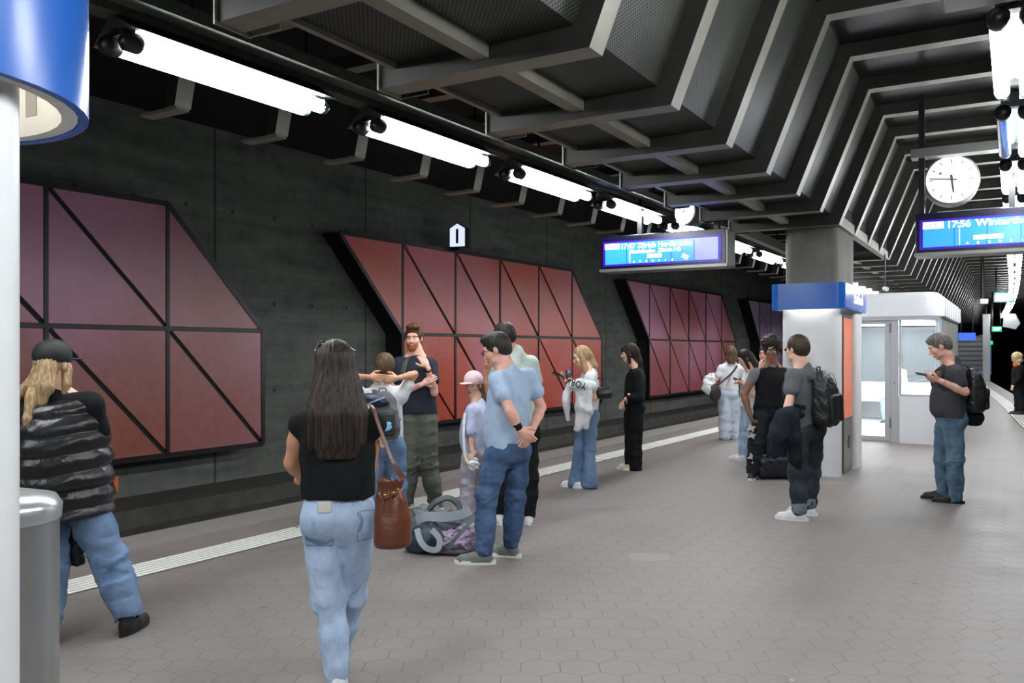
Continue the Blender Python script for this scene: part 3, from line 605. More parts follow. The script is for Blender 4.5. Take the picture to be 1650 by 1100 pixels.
# white faceted hood hanging at the far right
P = at(1627, 529, 38); t = MB(Matrix.Translation(P) @ Matrix.Rotation(-.5, 4, 'Z') @ Matrix.Diagonal((.45, .45, .42, 1)))
t.add([(-.6, 0, .2), (.5, 0, -.1), (.9, 0, .5), (.5, 0, 1.5), (-.5, 0, 1.6), (-.6, 1, .3), (.6, 1, 0), (1, 1, .6), (.6, 1, 1.6), (-.4, 1, 1.7)], [(0, 1, 2, 3, 4), (9, 8, 7, 6, 5), (0, 5, 6, 1), (1, 6, 7, 2), (2, 7, 8, 3), (3, 8, 9, 4), (4, 9, 5, 0)])
tag(t.build('ceiling_hood', mat('hood_grey', (150, 152, 152), .5)), 'pale faceted hood under the ceiling at the far right', 'ceiling hood')
# bluish light patch on the far right wall, made as a glowing box
P = at(1567+20, 600, 60); M = Matrix.Translation((P.x, P.y, -.6))
tag(MB(M).box(-.35, .45, 0, .1, .4, 3.2).build('wall_glow', mat('far_glow_blue', (90, 110, 150), .4, emit=(120, 150, 210), es=.35)), 'bluish patch of light on the dark wall at the far end', 'board')
# camera dome on the low ceiling beyond the pillar and speaker pole
P = at(1427, 466, 14.2); t = empty('ceiling_camera', P, 'small white camera under the dark ceiling above the waiting room', 'camera')
MB(Matrix.Translation(P)).tube([(0, -.05, 0), (0, .05, .02)], .035, 12).build('housing', m_white, t, smooth=40)
MB(Matrix.Translation(P)).tube([(0, .03, .03), (0, .03, 3.20-P.z)], .012, 6).build('stem', m_black, t)
P = at(1583, 487, 24); t = empty('speaker_pole', P, 'thin dark ceiling pole ending in a small pale speaker', 'speaker')
MB(Matrix.Translation(P)).tube([(0, 0, .1), (0, 0, 4.45-P.z)], .05, 8).build('pole', m_black, t)
MB(Matrix.Translation(P)).box(-.12, .12, -.1, .1, -.05, .1).build('speaker_box', mat('speaker_pale', (190, 190, 185), .5), t, bevel=.02)
# ---------------------------------------------------------------- soft bodies: a distance field turned into a mesh (surface nets)
V3 = lambda *a: np.array(a, dtype=np.float32)
def smin(a, b, k):
    h = np.maximum(k-np.abs(a-b), 0)/k; return np.minimum(a, b)-h*h*k*.25
def folds(x, y, z, sc, seed, st=(1, 1, 1)):
    rs = np.random.RandomState(seed); o = 0
    x, y, z = x*st[0]*sc, y*st[1]*sc, z*st[2]*sc
    for i in range(5):
        d = rs.normal(size=3); d /= np.linalg.norm(d); e = rs.normal(size=3); g = 1+.55*i
        o = o+(2.2*np.abs(np.sin(.6*g*(x*d[0]+y*d[1]+z*d[2])+.9*np.sin(.8*(x*e[0]+y*e[1]+z*e[2])+i)+rs.rand()*6))-1.35)/(1+.4*i)
    return o/2.0
class Fd:
    def __init__(s): s.p = []; s.d = []
    def _add(s, fn, lo, hi, k, op): s.p.append((fn, np.minimum(lo, hi)-k-.012, np.maximum(lo, hi)+k+.012, k, op)); return s
    def cone(s, a, b, r1, r2=None, k=.02, op=1):
        a = V3(*a); b = V3(*b); r2 = r1 if r2 is None else r2; ba = b-a; L = float(ba@ba)+1e-9
        def fn(x, y, z):
            t = np.clip(((x-a[0])*ba[0]+(y-a[1])*ba[1]+(z-a[2])*ba[2])/L, 0, 1)
            return np.sqrt((x-a[0]-ba[0]*t)**2+(y-a[1]-ba[1]*t)**2+(z-a[2]-ba[2]*t)**2)-(r1+(r2-r1)*t)
        R = max(r1, r2); return s._add(fn, np.minimum(a, b)-R, np.maximum(a, b)+R, k, op)
    def chain(s, pts, rs, k=.02, op=1):
        for i in range(len(pts)-1): s.cone(pts[i], pts[i+1], rs[i], rs[i+1], k, op)
        return s
    def ell(s, c, r, fr=None, k=.02, op=1):
        c = V3(*c); r = V3(*r); fr = np.eye(3, dtype=np.float32) if fr is None else np.array(fr, dtype=np.float32)
        def fn(x, y, z):
            q = [(x-c[0])*f[0]+(y-c[1])*f[1]+(z-c[2])*f[2] for f in fr]
            k0 = np.sqrt(sum((q[i]/r[i])**2 for i in range(3))); k1 = np.sqrt(sum((q[i]/r[i]**2)**2 for i in range(3)))+1e-6
            return k0*(k0-1)/k1
        R = np.abs(fr.T)@r; return s._add(fn, c-R, c+R, k, op)
    def rbox(s, c, r, rad, fr=None, k=.01, op=1):
        c = V3(*c); r = V3(*r); fr = np.eye(3, dtype=np.float32) if fr is None else np.array(fr, dtype=np.float32)
        def fn(x, y, z):
            q = [np.abs((x-c[0])*f[0]+(y-c[1])*f[1]+(z-c[2])*f[2])-r[i]+rad for i, f in enumerate(fr)]
            return np.sqrt(sum(np.maximum(v, 0)**2 for v in q))+np.minimum(np.maximum(np.maximum(q[0], q[1]), q[2]), 0)-rad
        R = np.abs(fr.T)@r; return s._add(fn, c-R, c+R, k, op)
    def loft(s, o, fr, st, k=.03, op=1, ex=2.):       # st: (h, cx, cy, a, b) along fr[2]
        o = V3(*o); fr = np.array(fr, dtype=np.float32); st = np.array(sorted(st), dtype=float)
        hh = np.linspace(st[0, 0], st[-1, 0], 40); S = []
        for c in range(1, 5):
            lin_ = np.interp(hh, st[:, 0], st[:, c]); kern = np.array([1, 2, 3, 2, 1.])/9; pd = np.concatenate([[2*lin_[0]-lin_[2], 2*lin_[0]-lin_[1]], lin_, [2*lin_[-1]-lin_[-2], 2*lin_[-1]-lin_[-3]]]); S.append(np.convolve(pd, kern, 'valid'))
        def fn(x, y, z):
            q = [(x-o[0])*f[0]+(y-o[1])*f[1]+(z-o[2])*f[2] for f in fr]; h = q[2]
            cx, cy, a, b = [np.interp(h, hh, v).astype(np.float32) for v in S]
            if ex == 2.: rr = np.sqrt(((q[0]-cx)/a)**2+((q[1]-cy)/b)**2)
            else: rr = (np.abs((q[0]-cx)/a)**ex+np.abs((q[1]-cy)/b)**ex)**(1/ex)
            d = (rr-1)*np.minimum(a, b); dh = np.maximum(st[0, 0]-h, h-st[-1, 0])
            return np.where(dh > 0, np.sqrt(np.maximum(d, 0)**2+dh**2), np.maximum(d, dh))
        m = max(np.abs(S[0]).max()+S[2].max(), np.abs(S[1]).max()+S[3].max()); e = [o+fr[2]*hh[0], o+fr[2]*hh[-1]]
        return s._add(fn, np.minimum(*e)-m, np.maximum(*e)+m, k, op)
    def half(s, pt, n, k=.005):                      # cut away the side n points to
        pt = V3(*pt); n = V3(*n); n = n/np.linalg.norm(n)
        s.p.append((lambda x, y, z: -((x-pt[0])*n[0]+(y-pt[1])*n[1]+(z-pt[2])*n[2]), None, None, k, -1)); return s
    def disp(s, fn): s.d.append(fn); return s
    def bounds(s):
        A = [p for p in s.p if p[4] == 1]; return np.min([p[1] for p in A], 0), np.max([p[2] for p in A], 0)
    def grid(s, lo, hi, h):
        n = np.ceil((hi-lo)/h).astype(int)+1; ax = [(lo[i]+h*np.arange(n[i])).astype(np.float32) for i in range(3)]
        D = np.full(n, .5, dtype=np.float32)
        for fn, l, u, k, op in s.p:
            if l is None: i0 = [0]*3; i1 = list(n)
            else: i0 = [max(0, int((l[i]-lo[i])/h)) for i in range(3)]; i1 = [min(n[i], int((u[i]-lo[i])/h)+2) for i in range(3)]
            if any(i1[i] <= i0[i] for i in range(3)): continue
            sl = tuple(slice(i0[i], i1[i]) for i in range(3))
            v = fn(ax[0][sl[0]][:, None, None], ax[1][sl[1]][None, :, None], ax[2][sl[2]][None, None, :])
            v = np.broadcast_to(v, D[sl].shape)
            D[sl] = smin(D[sl], v, k) if op == 1 else -smin(-D[sl], v, k)
        if s.d:
            I = np.nonzero(np.abs(D) < .06)
            if len(I[0]):
                x, y, z = [ax[i][I[i]] for i in range(3)]
                for f in s.d: D[I] += f(x, y, z)
        return D
    def mesh(s, h):
        lo, hi = s.bounds(); lo = lo-h; hi = hi+h; D = s.grid(lo, hi, h); return nets(D, lo, h)
def nets(D, lo, h):
    S = D < 0; c = np.zeros(np.array(D.shape)-1, dtype=np.int8); n = c.shape
    for a in (0, 1):
        for b in (0, 1):
            for e in (0, 1): c += S[a:a+n[0], b:b+n[1], e:e+n[2]]
    I = np.nonzero((c > 0) & (c < 8)); N = len(I[0]); acc = np.zeros((N, 3)); cnt = np.zeros(N)
    cr = [(a, b, e) for a in (0, 1) for b in (0, 1) for e in (0, 1)]; vals = {q: D[I[0]+q[0], I[1]+q[1], I[2]+q[2]] for q in cr}
    for q in cr:
        for ax_ in range(3):
            if q[ax_]: continue
            r = list(q); r[ax_] = 1; r = tuple(r); a, b = vals[q], vals[r]; m = (a < 0) != (b < 0); t = a[m]/(a[m]-b[m])
            p = np.tile(np.array(q, float), (m.sum(), 1)); p[:, ax_] += t; acc[m] += p; cnt[m] += 1
    V = lo+h*(np.stack(I, 1)+acc/np.maximum(cnt, 1)[:, None])
    idx = np.full(n, -1, dtype=np.int64); idx[I] = np.arange(N); Q = []
    for ax_ in range(3):
        a, b = (ax_+1) % 3, (ax_+2) % 3; sl0 = [slice(0, -1) if i == ax_ else slice(1, -1) for i in range(3)]; sl1 = [slice(1, None) if i == ax_ else slice(1, -1) for i in range(3)]
        s0, s1 = S[tuple(sl0)], S[tuple(sl1)]; E = np.nonzero(s0 != s1); flip = s0[E]
        e = [E[i]+(0 if i == ax_ else 1) for i in range(3)]
        def cell(da, db): q = list(e); q[a] = q[a]+da; q[b] = q[b]+db; return idx[q[0], q[1], q[2]]
        f = np.stack([cell(-1, -1), cell(0, -1), cell(0, 0), cell(-1, 0)], 1); f[~flip] = f[~flip][:, ::-1]; Q.append(f)
    Q = np.concatenate(Q); Q = Q[(Q >= 0).all(1)]; return V, Q
def smk(name, fields, m, parent=None, h=.007, loc=None):
    """one mesh object out of one or more fields (each with its own grid step)"""
    V = []; Q = []; o = 0
    for f in fields if isinstance(fields, list) else [fields]:
        f, hh = f if isinstance(f, tuple) else (f, h); v, q = f.mesh(hh)
        if len(v) == 0: continue
        V.append(v); Q.append(q+o); o += len(v)
    V = np.concatenate(V); Q = np.concatenate(Q); me = bpy.data.meshes.new(name); ob = bpy.data.objects.new(name, me); C.objects.link(ob)
    if parent is None:
        L = np.array(loc) if loc is not None else np.array([V[:, 0].mean(), V[:, 1].mean(), V[:, 2].min()]); V = V-L; ob.location = L
    me.vertices.add(len(V)); me.vertices.foreach_set('co', V.astype(np.float32).ravel())
    me.loops.add(len(Q)*4); me.loops.foreach_set('vertex_index', Q.astype(np.int32).ravel())
    me.polygons.add(len(Q)); me.polygons.foreach_set('loop_start', np.arange(0, len(Q)*4, 4, dtype=np.int32)); me.polygons.foreach_set('use_smooth', np.ones(len(Q), dtype=bool))
    me.update(calc_edges=True)
    if m: me.materials.append(m)
    if parent is not None: attach(ob, parent)
    return ob
# ---------------------------------------------------------------- cloth, skin and hair materials
def cloth(name, col, rough=.85, noise=.12, sc=18, bump=.25): return mat(name, col, rough, 0, noise, sc, bump, 350, spec=.2)
def denim(name, c1, c2):
    m = mat(name, c1, .85, spec=.2); g = NG(m); p = g.pos(); n = g.noise(g.pos(scale=(1, 1, .45)), 7, 5, .6); n2 = g.noise(g.pos(scale=(1, 1, .25)), 160, 2)
    b = g.ramp(n, [(.32, lin(c1)), (.66, lin(c2))]); b = g.mix(.25, b, g.ramp(n2, [(.3, lin(c1)), (.7, lin(c2))])); g.base(b); g.bump(n2, .3, .004); return m
def hairm(name, c1, c2):
    m = mat(name, c1, .5, spec=.25); g = NG(m); n = g.noise(g.pos(scale=(1, 1, .05)), 95, 3, .6); g.base(g.ramp(n, [(.35, lin(c1)), (.68, lin(c2))])); g.bump(n, .6, .006); return m
def skin(name, col):
    m = mat(name, col, .5, 0, .06, 25, .1, 300); m.node_tree.nodes['Principled BSDF'].inputs['Subsurface Weight'].default_value = 0.0; return m
S_fair = skin('fair_skin', (222, 176, 154)); S_tan = skin('tan_skin', (205, 152, 118)); S_brown = skin('brown_skin', (132, 90, 66)); S_pink = skin('pink_skin', (226, 172, 152))
M_white = cloth('white_cotton', (222, 224, 224)); M_black = cloth('black_cotton', (20, 21, 23)); M_eye = mat('eye_white', (235, 230, 225), .2); M_iris = mat('iris_dark', (36, 28, 24), .2)
M_lip = mat('lip_tone', (172, 92, 84), .45); M_sole = mat('white_rubber', (225, 226, 220), .5, 0, .08, 20); M_blkrub = mat('black_rubber', (18, 18, 18), .55)
class Per:
    """one standing figure: joints are given as (px, py, dy): the image column and row of the joint and its depth in metres behind the figure's own distance"""
    def __init__(s, label, Y0, sk, h=.007, hs=1., cat='person'):
        s.Y = Y0; s.sk = sk; s.h = h; s.hs = hs; s.label = label; s.body = Fd(); s.hands = []; s.kids = []
    def J(s, p):
        if isinstance(p, Vector): return p
        return at(p[0], p[1], s.Y+(p[2] if len(p) > 2 else 0))
    def f(s, yaw, px=None, pitch=0):                 # facing direction relative to the view ray: 0 to camera, 90 image left, 180 away
        az = math.atan(((s.cx if px is None else px)-CX)/F); a = math.radians(yaw)+az; p = math.radians(pitch)
        return Vector((-math.sin(a)*math.cos(p), -math.cos(a)*math.cos(p), -math.sin(p)))
    def frame(s, fwd, up=(0, 0, 1)):
        f = Vector(fwd).normalized(); x = f.cross(Vector(up)).normalized(); z = x.cross(f).normalized(); return [tuple(x), tuple(f), tuple(z)]
    def head(s, c, yaw, pitch=0, neck=None, ears=True, roll=0, jaw=1.):
        s.cx = c[0]; c = s.J(c); s.hc = c; k = s.hs; fw = s.f(yaw, pitch=pitch); up = Vector((0, 0, 1))
        if roll: up = (up+fw.cross(up)*math.tan(math.radians(roll))).normalized()
        fr = s.frame(fw, up); s.hf = fr; X, Yv, Z = [Vector(a) for a in fr]; s.H = lambda x, y, z: c+(X*x+Yv*y+Z*z)*k
        H = s.H; E = lambda p, r, kk=.02, op=1: s.body.ell(H(*p), [a*k for a in r], fr, kk*k, op)
        E((0, -.012, .032), (.074, .092, .082)); E((0, .022, -.035), (.057*jaw, .066, .078)); E((0, .060, -.092), (.026*jaw, .024, .021), .025)
        for q in (-1, 1): E((q*.036, .056, -.024), (.026, .028, .030), .02); E((q*.040*jaw, .020, -.075), (.02, .04, .02), .02)
        E((0, .074, .028), (.052, .018, .020), .02)
        for q in (-1, 1): E((q*.031, .100, .004), (.017, .013, .011), .012, -1)
        s.body.cone(H(0, .086, .006), H(0, .108, -.028), .0075*k, .0115*k, .012*k); E((-.011, .098, -.034), (.009, .010, .007), .006); E((.011, .098, -.034), (.009, .010, .007), .006)
        E((0, .088, -.060), (.024, .011, .0065), .006); E((0, .086, -.072), (.020, .010, .0075), .006)
        if ears:
            for q in (-1, 1): E((q*.077, -.006, -.008), (.010, .019, .031), .006); E((q*.088, .002, -.006), (.006, .009, .016), .006, -1)
        nb = s.J(neck) if neck is not None else H(0, -.03, -.2); s.nb = nb
        s.body.chain([H(0, -.018, -.045), H(0, -.02, -.10), nb], [.055*k, .050*k, .058*k], .03)
        return s
    def eyes(s, brow=(50, 36, 28), lip=None, size=1.):
        H, k = s.H, s.hs; 
        for q in (-1, 1):
            F_ = Fd(); F_.ell(H(q*.031, .0758, .004), [.0115*k]*3, None, .003); e = ('eye', F_, M_eye, .0022, [('iris', Fd().ell(H(q*.031, .0832, .003), [.0078*k, .0042*k, .0078*k], s.hf, .002), M_iris, .0016)]); s.kids.append(e)
            s.kids.append(('eyebrow', Fd().chain([H(q*.014, .090, .021), H(q*.032, .091, .027), H(q*.048, .080, .022)], [.0035*k, .004*k, .0025*k], .003), mat('brow_%d_%d_%d' % brow, brow, .7), .0022, []))
        s.kids.append(('lips', Fd().ell(H(0, .0905, -.0655), [.021*k, .0105*k, .0095*k], s.hf, .002), lip or M_lip, .0028, []))
        return s
    def torso(s, hips, yaw, sh, wf=1., df=1., belly=0., bust=0.):
        s.hip = s.J(hips); s.sh = [s.J(a) for a in sh]; up = (s.nb-s.hip); L = up.length; Z = up.normalized(); fw = s.f(yaw); X = fw.cross(Z).normalized(); Yv = Z.cross(X).normalized()
        s.tf = [tuple(X), tuple(Yv), tuple(Z)]; s.tL = L; s.wf, s.df, s.belly, s.bust = wf, df, belly, bust; s.tx, s.ty, s.tz = X, Yv, Z
        s.T = lambda x, y, t: s.hip+X*x+Yv*y+Z*(t*L)
        s.body.loft(s.hip, s.tf, s.stations(-.010), .03)
        for a in s.sh: s.body.cone(s.T(0, 0, .86), a, .05*df, .046, .04).cone(s.hc.lerp(s.nb, .62), a.lerp(s.nb, .25), .046, .036, .05)
        for q in (-1, 1): s.body.ell(s.T(q*.075*wf, -.045*df, -.04), (.085*wf, .085*df, .095), s.tf, .04)
        return s
    def stations(s, o=0., t0=-.26, t1=.97, loose=0.):
        w, d, L, b = s.wf, s.df, s.tL, s.belly; bu = s.bust
        st = [(-.26, 0, -.01, .10*w, .045*d), (-.15, 0, -.01, .140*w, .085*d), (.0, 0, -.012, .166*w, .115*d), (.12, 0, b*.3, .160*w+b*.3, .110*d+b*.5+loose*.6), (.26, 0, b*.45, .142*w+b*.3+loose, .102*d+b*.5+loose), (.42, 0, b*.4, .143*w+b*.2+loose, .105*d+b*.4+loose*.9), (.60, 0, bu*.5, .158*w+loose*.5, .112*d+bu*.6+loose*.5), (.75, 0, bu*.3, .166*w, .110*d+bu*.4), (.86, 0, -.005, .150*w, .092*d), (.93, 0, -.01, .11*w, .070*d), (1.0, 0, -.01, .062*w, .055*d)]
        A = np.array(sorted(st)); ts = sorted({min(max(t, t0), t1) for t in A[:, 0]} | {t0, t1})
        if t0 < A[0, 0]: A = np.vstack([[t0, *A[0, 1:]], A])
        return [(t*L, *[float(np.interp(t, A[:, 0], A[:, c]))+(o if c > 2 else 0) for c in (1, 2, 3, 4)]) for t in ts]
    def arm(s, i, elbow, wrist, tip=None, palm=(0, 0, -1), curl=.5, r=1., thumb=1, fr=None, hand=True, splay=0.):
        a = s.sh[i]; e = s.J(elbow); w = s.J(wrist); s.arms = getattr(s, 'arms', {}); s.arms[i] = (a, e, w)
        up_ = a.lerp(e, .45); fo = e.lerp(w, .3)
        s.body.chain([a, up_, e], [.050*r, .044*r, .036*r], .02).chain([e, fo, w], [.037*r, .038*r, .0245*r], .02)
        if hand and tip is not None:
            t = s.J(tip); s.hands.append(hand_field(w, (t-w).normalized(), Vector(palm), curl, thumb, r if r > .8 else .8, splay))
        return s
    def leg(s, i, hip, knee, ankle, toe, r=1.):
        h, k, a = s.J(hip), s.J(knee), s.J(ankle); s.legs = getattr(s, 'legs', {}); t = s.f(toe, px=ankle[0] if not isinstance(ankle, Vector) else None); s.legs[i] = (h, k, a, t)
        s.body.chain([h, k, a], [.078*r, .048*r, .034*r], .03).cone(a, a+t*.06+Vector((0, 0, -.045)), .030, .020, .02); return s
    # ---- clothing
    def top(s, name, m, sleeve=.55, hem=-.02, off=.020, loose=.012, fold=.006, sr=1.12, neckcut=1.0, sleeves=(0, 1), seed=1, long=False, extra=None, res=None, scoop=.0, cuff=1.):
        F_ = Fd(); F_.loft(s.hip, s.tf, s.stations(off, hem, neckcut, loose), .03)
        for i in sleeves:
            a, e, w = s.arms[i]; F_.cone(s.T(0, -.005, .85), a, .058*s.df, .056*min(sr, 1.2), .045).cone(s.T(0, -.015, .985), a.lerp(s.nb, .22), .045, .050, .05).cone(s.T(0, -.012, .95), s.T(0, -.012, 1.03), .078*s.df**.5, .066*s.df**.5, .03)
            if long: F_.chain([a, a.lerp(e, .5), e, e.lerp(w, .5), w.lerp(e, .04)], [.060*sr, .056*sr, .050*sr, .046*sr, .036*sr*cuff], .025)
            elif sleeve > 0: F_.cone(a, a.lerp(e, sleeve), .055*min(sr, 1.12), .055*sr, .035)
        if scoop: F_.ell(s.nb+s.tz*.02+s.ty*.02, [.075, .075, scoop], s.tf, .012, -1)
        if extra: extra(F_)
        hz = s.hip.z; sd = seed
        if fold: F_.disp(lambda x, y, z: fold*(folds(x, y, z, 15, sd, (1, 1, .55))+.4*folds(x, y, z, 34, sd+1, (1, 1, .7)))*(1-.45*np.clip((z-hz)/.45, 0, 1)))
        s.topF = F_; s.kids.append((name, F_, m, res or s.h, [])); return s
    def pants(s, name, m, rad=(.10, .082, .068, .066), top=.14, fold=.006, seed=3, off=.012, cuff=0., length=1., kidsf=None):
        F_ = Fd(); F_.loft(s.hip, s.tf, s.stations(off, -.26, top), .05)
        for q in (-1, 1): F_.ell(s.T(q*.075*s.wf, -.045*s.df, -.04), (.085*s.wf+off, .085*s.df+off, .095), s.tf, .05)
        for i, (h, k, a, t) in s.legs.items():
            e = k.lerp(a, length); F_.chain([h, h.lerp(k, .5), k, k.lerp(e, .5), e], [rad[0], (rad[0]+rad[1])/2*1.0, rad[1], (rad[2]+rad[1])/2, rad[3]], .03)
            F_.half(e-(a-k).normalized()*-.012, (a-k), .004) if False else None
            F_.ell(e+(a-k).normalized()*(rad[3]+.03), [rad[3]*1.5, rad[3]*1.5, rad[3]*1.0], None, .004, -1)
        kz = list(s.legs.values())[0][1].z
        F_.disp(lambda x, y, z: fold*(folds(x, y, z, 17, seed, (1, 1, 1.1))+.45*folds(x, y, z, 38, seed+1, (1, 1, 1.2)))*(.45+.75*np.exp(-((z-kz)/.12)**2)+.9*np.clip(1-(z-.06)/.22, 0, 1)))
        s.pantsF = F_; s.kids.append((name, F_, m, s.h, kidsf or [])); return s
    def shoes(s, m, sole=None, L=.265, hgt=.0, boot=0., which=(0, 1), lift={}, name='shoe'):
        for i in which:
            h, k, a, t = s.legs[i]; t = Vector((t.x, t.y, 0)).normalized(); g = Vector((a.x, a.y, lift.get(i, 0.))); n = Vector((-t.y, t.x, 0)); up = Vector((0, 0, 1)); c = g-t*.07
            fr = [tuple(t), tuple(n), (0, 0, 1)]; q = L/.265
            F_ = Fd().chain([c+t*.045*q+up*.050, c+t*.12*q+up*.048, c+t*.215*q+up*.036], [.038, .040, .034], .03).cone(c+t*.05+up*.05, c+t*.06+up*(.085+boot), .038, .040, .02)
            F_.ell(c+t*.13*q+up*.02, [.13*q, .042, .03], fr, .02).half(g+up*.018, (0, 0, -1), .002)
            o = []; 
            for j in range(20):
                an = 2*math.pi*j/20; x = math.cos(an); y = math.sin(an); o.append(c+t*((.125+.140*x)*q)+n*(y*(.044+.006*x)))
            MBs = MB().prism([(p.x, p.y) for p in o], g.z+.0, g.z+.030)
            s.kids.append((name, F_, m, .005, [('sole', MBs, sole or M_sole, 0)]))
        return s
    def hair(s, style, m, ext=None, th=.012, ln=0., res=.006, name='hair'):
        H, k, fr = s.H, s.hs, s.hf; F_ = Fd(); E = lambda p, r, kk=.02, op=1: F_.ell(H(*p), [a*k for a in r], fr, kk*k, op)
        E((0, -.020, .038), (.076+th, .090+th, .084+th)); E((0, -.055, -.005), (.066+th, .052+th, .075), .03)
        E((0, .105, -.045), (.078, .078, .085), .02, -1) if style != 'fringe' else E((0, .115, -.05), (.070, .078, .068), .02, -1)
        if style in ('short', 'afro'):
            for q in (-1, 1): E((q*.085, .02, -.055), (.03, .05, .045), .01, -1)
            E((0, -.03, -.125), (.08, .12, .06), .01, -1)
            if style == 'short': E((0, .118, .002), (.060, .048, .064), .012, -1)
        if ext: ext(F_, H, E)
        X, Yv = Vector(fr[0]), Vector(fr[1]); c = s.hc
        amp = .0035 if style != 'afro' else .007
        if style == 'afro': F_.disp(lambda x, y, z: amp*folds(x, y, z, 75, 5))
        else:
            def dd(x, y, z):
                a = (x-c.x)*X.x+(y-c.y)*X.y; b = (x-c.x)*Yv.x+(y-c.y)*Yv.y; an = np.arctan2(a, b+.0001); return amp*(np.sin(an*31+3*np.sin(z*9))+.6*np.sin(an*57+z*14))*.6
            F_.disp(dd)
        s.kids.append((name, F_, m, res, [])); return s
    def add(s, name, fm, m, h=.005, sub=()): s.kids.append((name, fm, m, h, list(sub))); return s
    def done(s, group=None):
        loc = Vector((s.hip.x, s.hip.y, 0)); b = smk('person', [(s.body, s.h)]+[(q, max(.0034, s.h*.55)) for q in s.hands], s.sk, None, loc=loc)
        tag(b, s.label, 'person', group)
        def rec(k, par):
            n, f_, m, h = k[:4]
            if isinstance(f_, MB): o = f_.build(n, m, par, smooth=45)
            else: o = smk(n, f_, m, par, h)
            for q in (k[4] if len(k) > 4 else ()): rec(q, o)
        for k in s.kids: rec(k, b)
        s.ob = b; return s
def hand_field(w, d, palm, curl, thumb, r=1., splay=0.):
    F_ = Fd(); d = Vector(d).normalized(); n = (Vector(palm)-d*d.dot(Vector(palm))).normalized(); x = n.cross(d).normalized()*thumb; fr = [tuple(x), tuple(n), tuple(d)]
    P = lambda a, b, c: w+(x*a+n*b+d*c)*r
    F_.cone(w-d*.03, P(0, 0, .015), .0245*r, .024*r, .02).ell(P(0, .0, .048), (.040*r, .0165*r, .048*r), fr, .02)
    for j, (a, ln) in enumerate(((.030, .072), (.010, .080), (-.010, .074), (-.029, .058))):
        p = P(a, 0, .078); an = curl*(.45+.12*j); dr = d; pts = [p]; fan = x*(a*(2.0+splay*4))
        for q, l in enumerate((.45, .31, .24)):
            ang = an*(q+1)*1.15; v = (d*math.cos(ang)+n*math.sin(ang)+fan*.3).normalized(); pts.append(pts[-1]+v*(ln*l*r))
        F_.chain([P(a*.9, 0, .05)]+pts, [.0105*r, .0098*r, .0090*r, .0082*r, .0072*r], .004)
    t0 = P(.026, .004, .018); v1 = (x*.75+d*.62+n*.25).normalized(); v2 = (x*.25+d*.85+n*(.3+.5*curl)).normalized(); F_.chain([t0, t0+v1*.042*r, t0+v1*.042*r+v2*.030*r, t0+v1*.042*r+v2*.055*r], [.014*r, .0115*r, .0100*r, .0080*r], .010)
    return F_
def strap(pts, w, m, name, parent=None, up=None, th=.004, up_each=None, label=None, cat=None):
    """flat webbing along a path; up = side the flat face looks to"""
    pts = [Vector(p) for p in pts]; n = 10*(len(pts)-1); q = []
    for i in range(len(pts)-1):
        p0, p1, p2, p3 = pts[max(i-1, 0)], pts[i], pts[i+1], pts[min(i+2, len(pts)-1)]
        for j in range(8):
            t = j/8; q.append(.5*((2*p1)+(p2-p0)*t+(2*p0-5*p1+4*p2-p3)*t*t+(-p0+3*p1-3*p2+p3)*t**3))
    q.append(pts[-1]); V = []; Fc = []
    for i, p in enumerate(q):
        d = (q[min(i+1, len(q)-1)]-q[max(i-1, 0)]).normalized(); u = Vector(up) if not callable(up) else up(p); s_ = d.cross(u).normalized(); nn = s_.cross(d).normalized()
        V += [p+s_*w/2+nn*th/2, p-s_*w/2+nn*th/2, p-s_*w/2-nn*th/2, p+s_*w/2-nn*th/2]
    for i in range(len(q)-1):
        for j in range(4): Fc.append((i*4+j, i*4+(j+1) % 4, i*4+4+(j+1) % 4, i*4+4+j))
    Fc += [(3, 2, 1, 0), tuple(len(q)*4-4+i for i in range(4))]
    return mk(name, [tuple(v) for v in V], Fc, m, parent, True and 40)
# ---------------------------------------------------------------- the people
D_light = denim('light_blue_denim', (136, 160, 192), (186, 204, 224)); D_mid = denim('mid_blue_denim', (80, 104, 136), (124, 148, 178)); D_blue = denim('blue_denim', (42, 62, 92), (82, 106, 140))
D_dark = denim('charcoal_denim', (30, 36, 42), (62, 70, 76)); D_teal = denim('faded_teal_denim', (62, 84, 104), (104, 130, 148)); D_black = denim('black_denim', (18, 20, 24), (40, 43, 48))
H_black = hairm('black_brown_hair', (16, 13, 12), (66, 54, 46)); H_dark = hairm('dark_brown_hair', (22, 17, 14), (58, 42, 32)); H_brown = hairm('brown_hair', (58, 42, 30), (110, 84, 60)); H_blond = hairm('blond_hair', (128, 100, 70), (200, 172, 130)); H_grey = hairm('grey_hair', (60, 58, 56), (140, 136, 130))
def patch(p, c, w_, h_, m, name, d=.006, back=True, pt=True, wedge=.012):   # a piece of cloth lying on the trousers
    F_ = Fd(); F_.p = list(p.pantsF.p); F_.d = list(p.pantsF.d)+[lambda x, y, z: -d]; c = p.J(c); X, Yv, Z = p.tx, p.ty, p.tz
    def clip(x, y, z):
        a = (x-c.x)*X.x+(y-c.y)*X.y; b = (x-p.hip.x)*Yv.x+(y-p.hip.y)*Yv.y; e = (z-c.z); r = np.maximum(np.abs(a)-w_/2, np.abs(e+wedge*.5*(np.abs(a)/(w_/2)))-h_/2); return np.maximum(r, b+.02) if back else r
    class Q(Fd):
        def bounds(s): r = max(w_, h_)*.75+(0 if back else .05); return np.array(c)-r, np.array(c)+r
        def grid(s, lo, hi, h):
            D = Fd.grid(F_, lo, hi, h); n = D.shape; ax = [(lo[i]+h*np.arange(n[i])) for i in range(3)]
            return np.maximum(D, clip(ax[0][:, None, None], ax[1][None, :, None], ax[2][None, None, :])).astype(np.float32)
    return (name, Q(), m, .004, [])
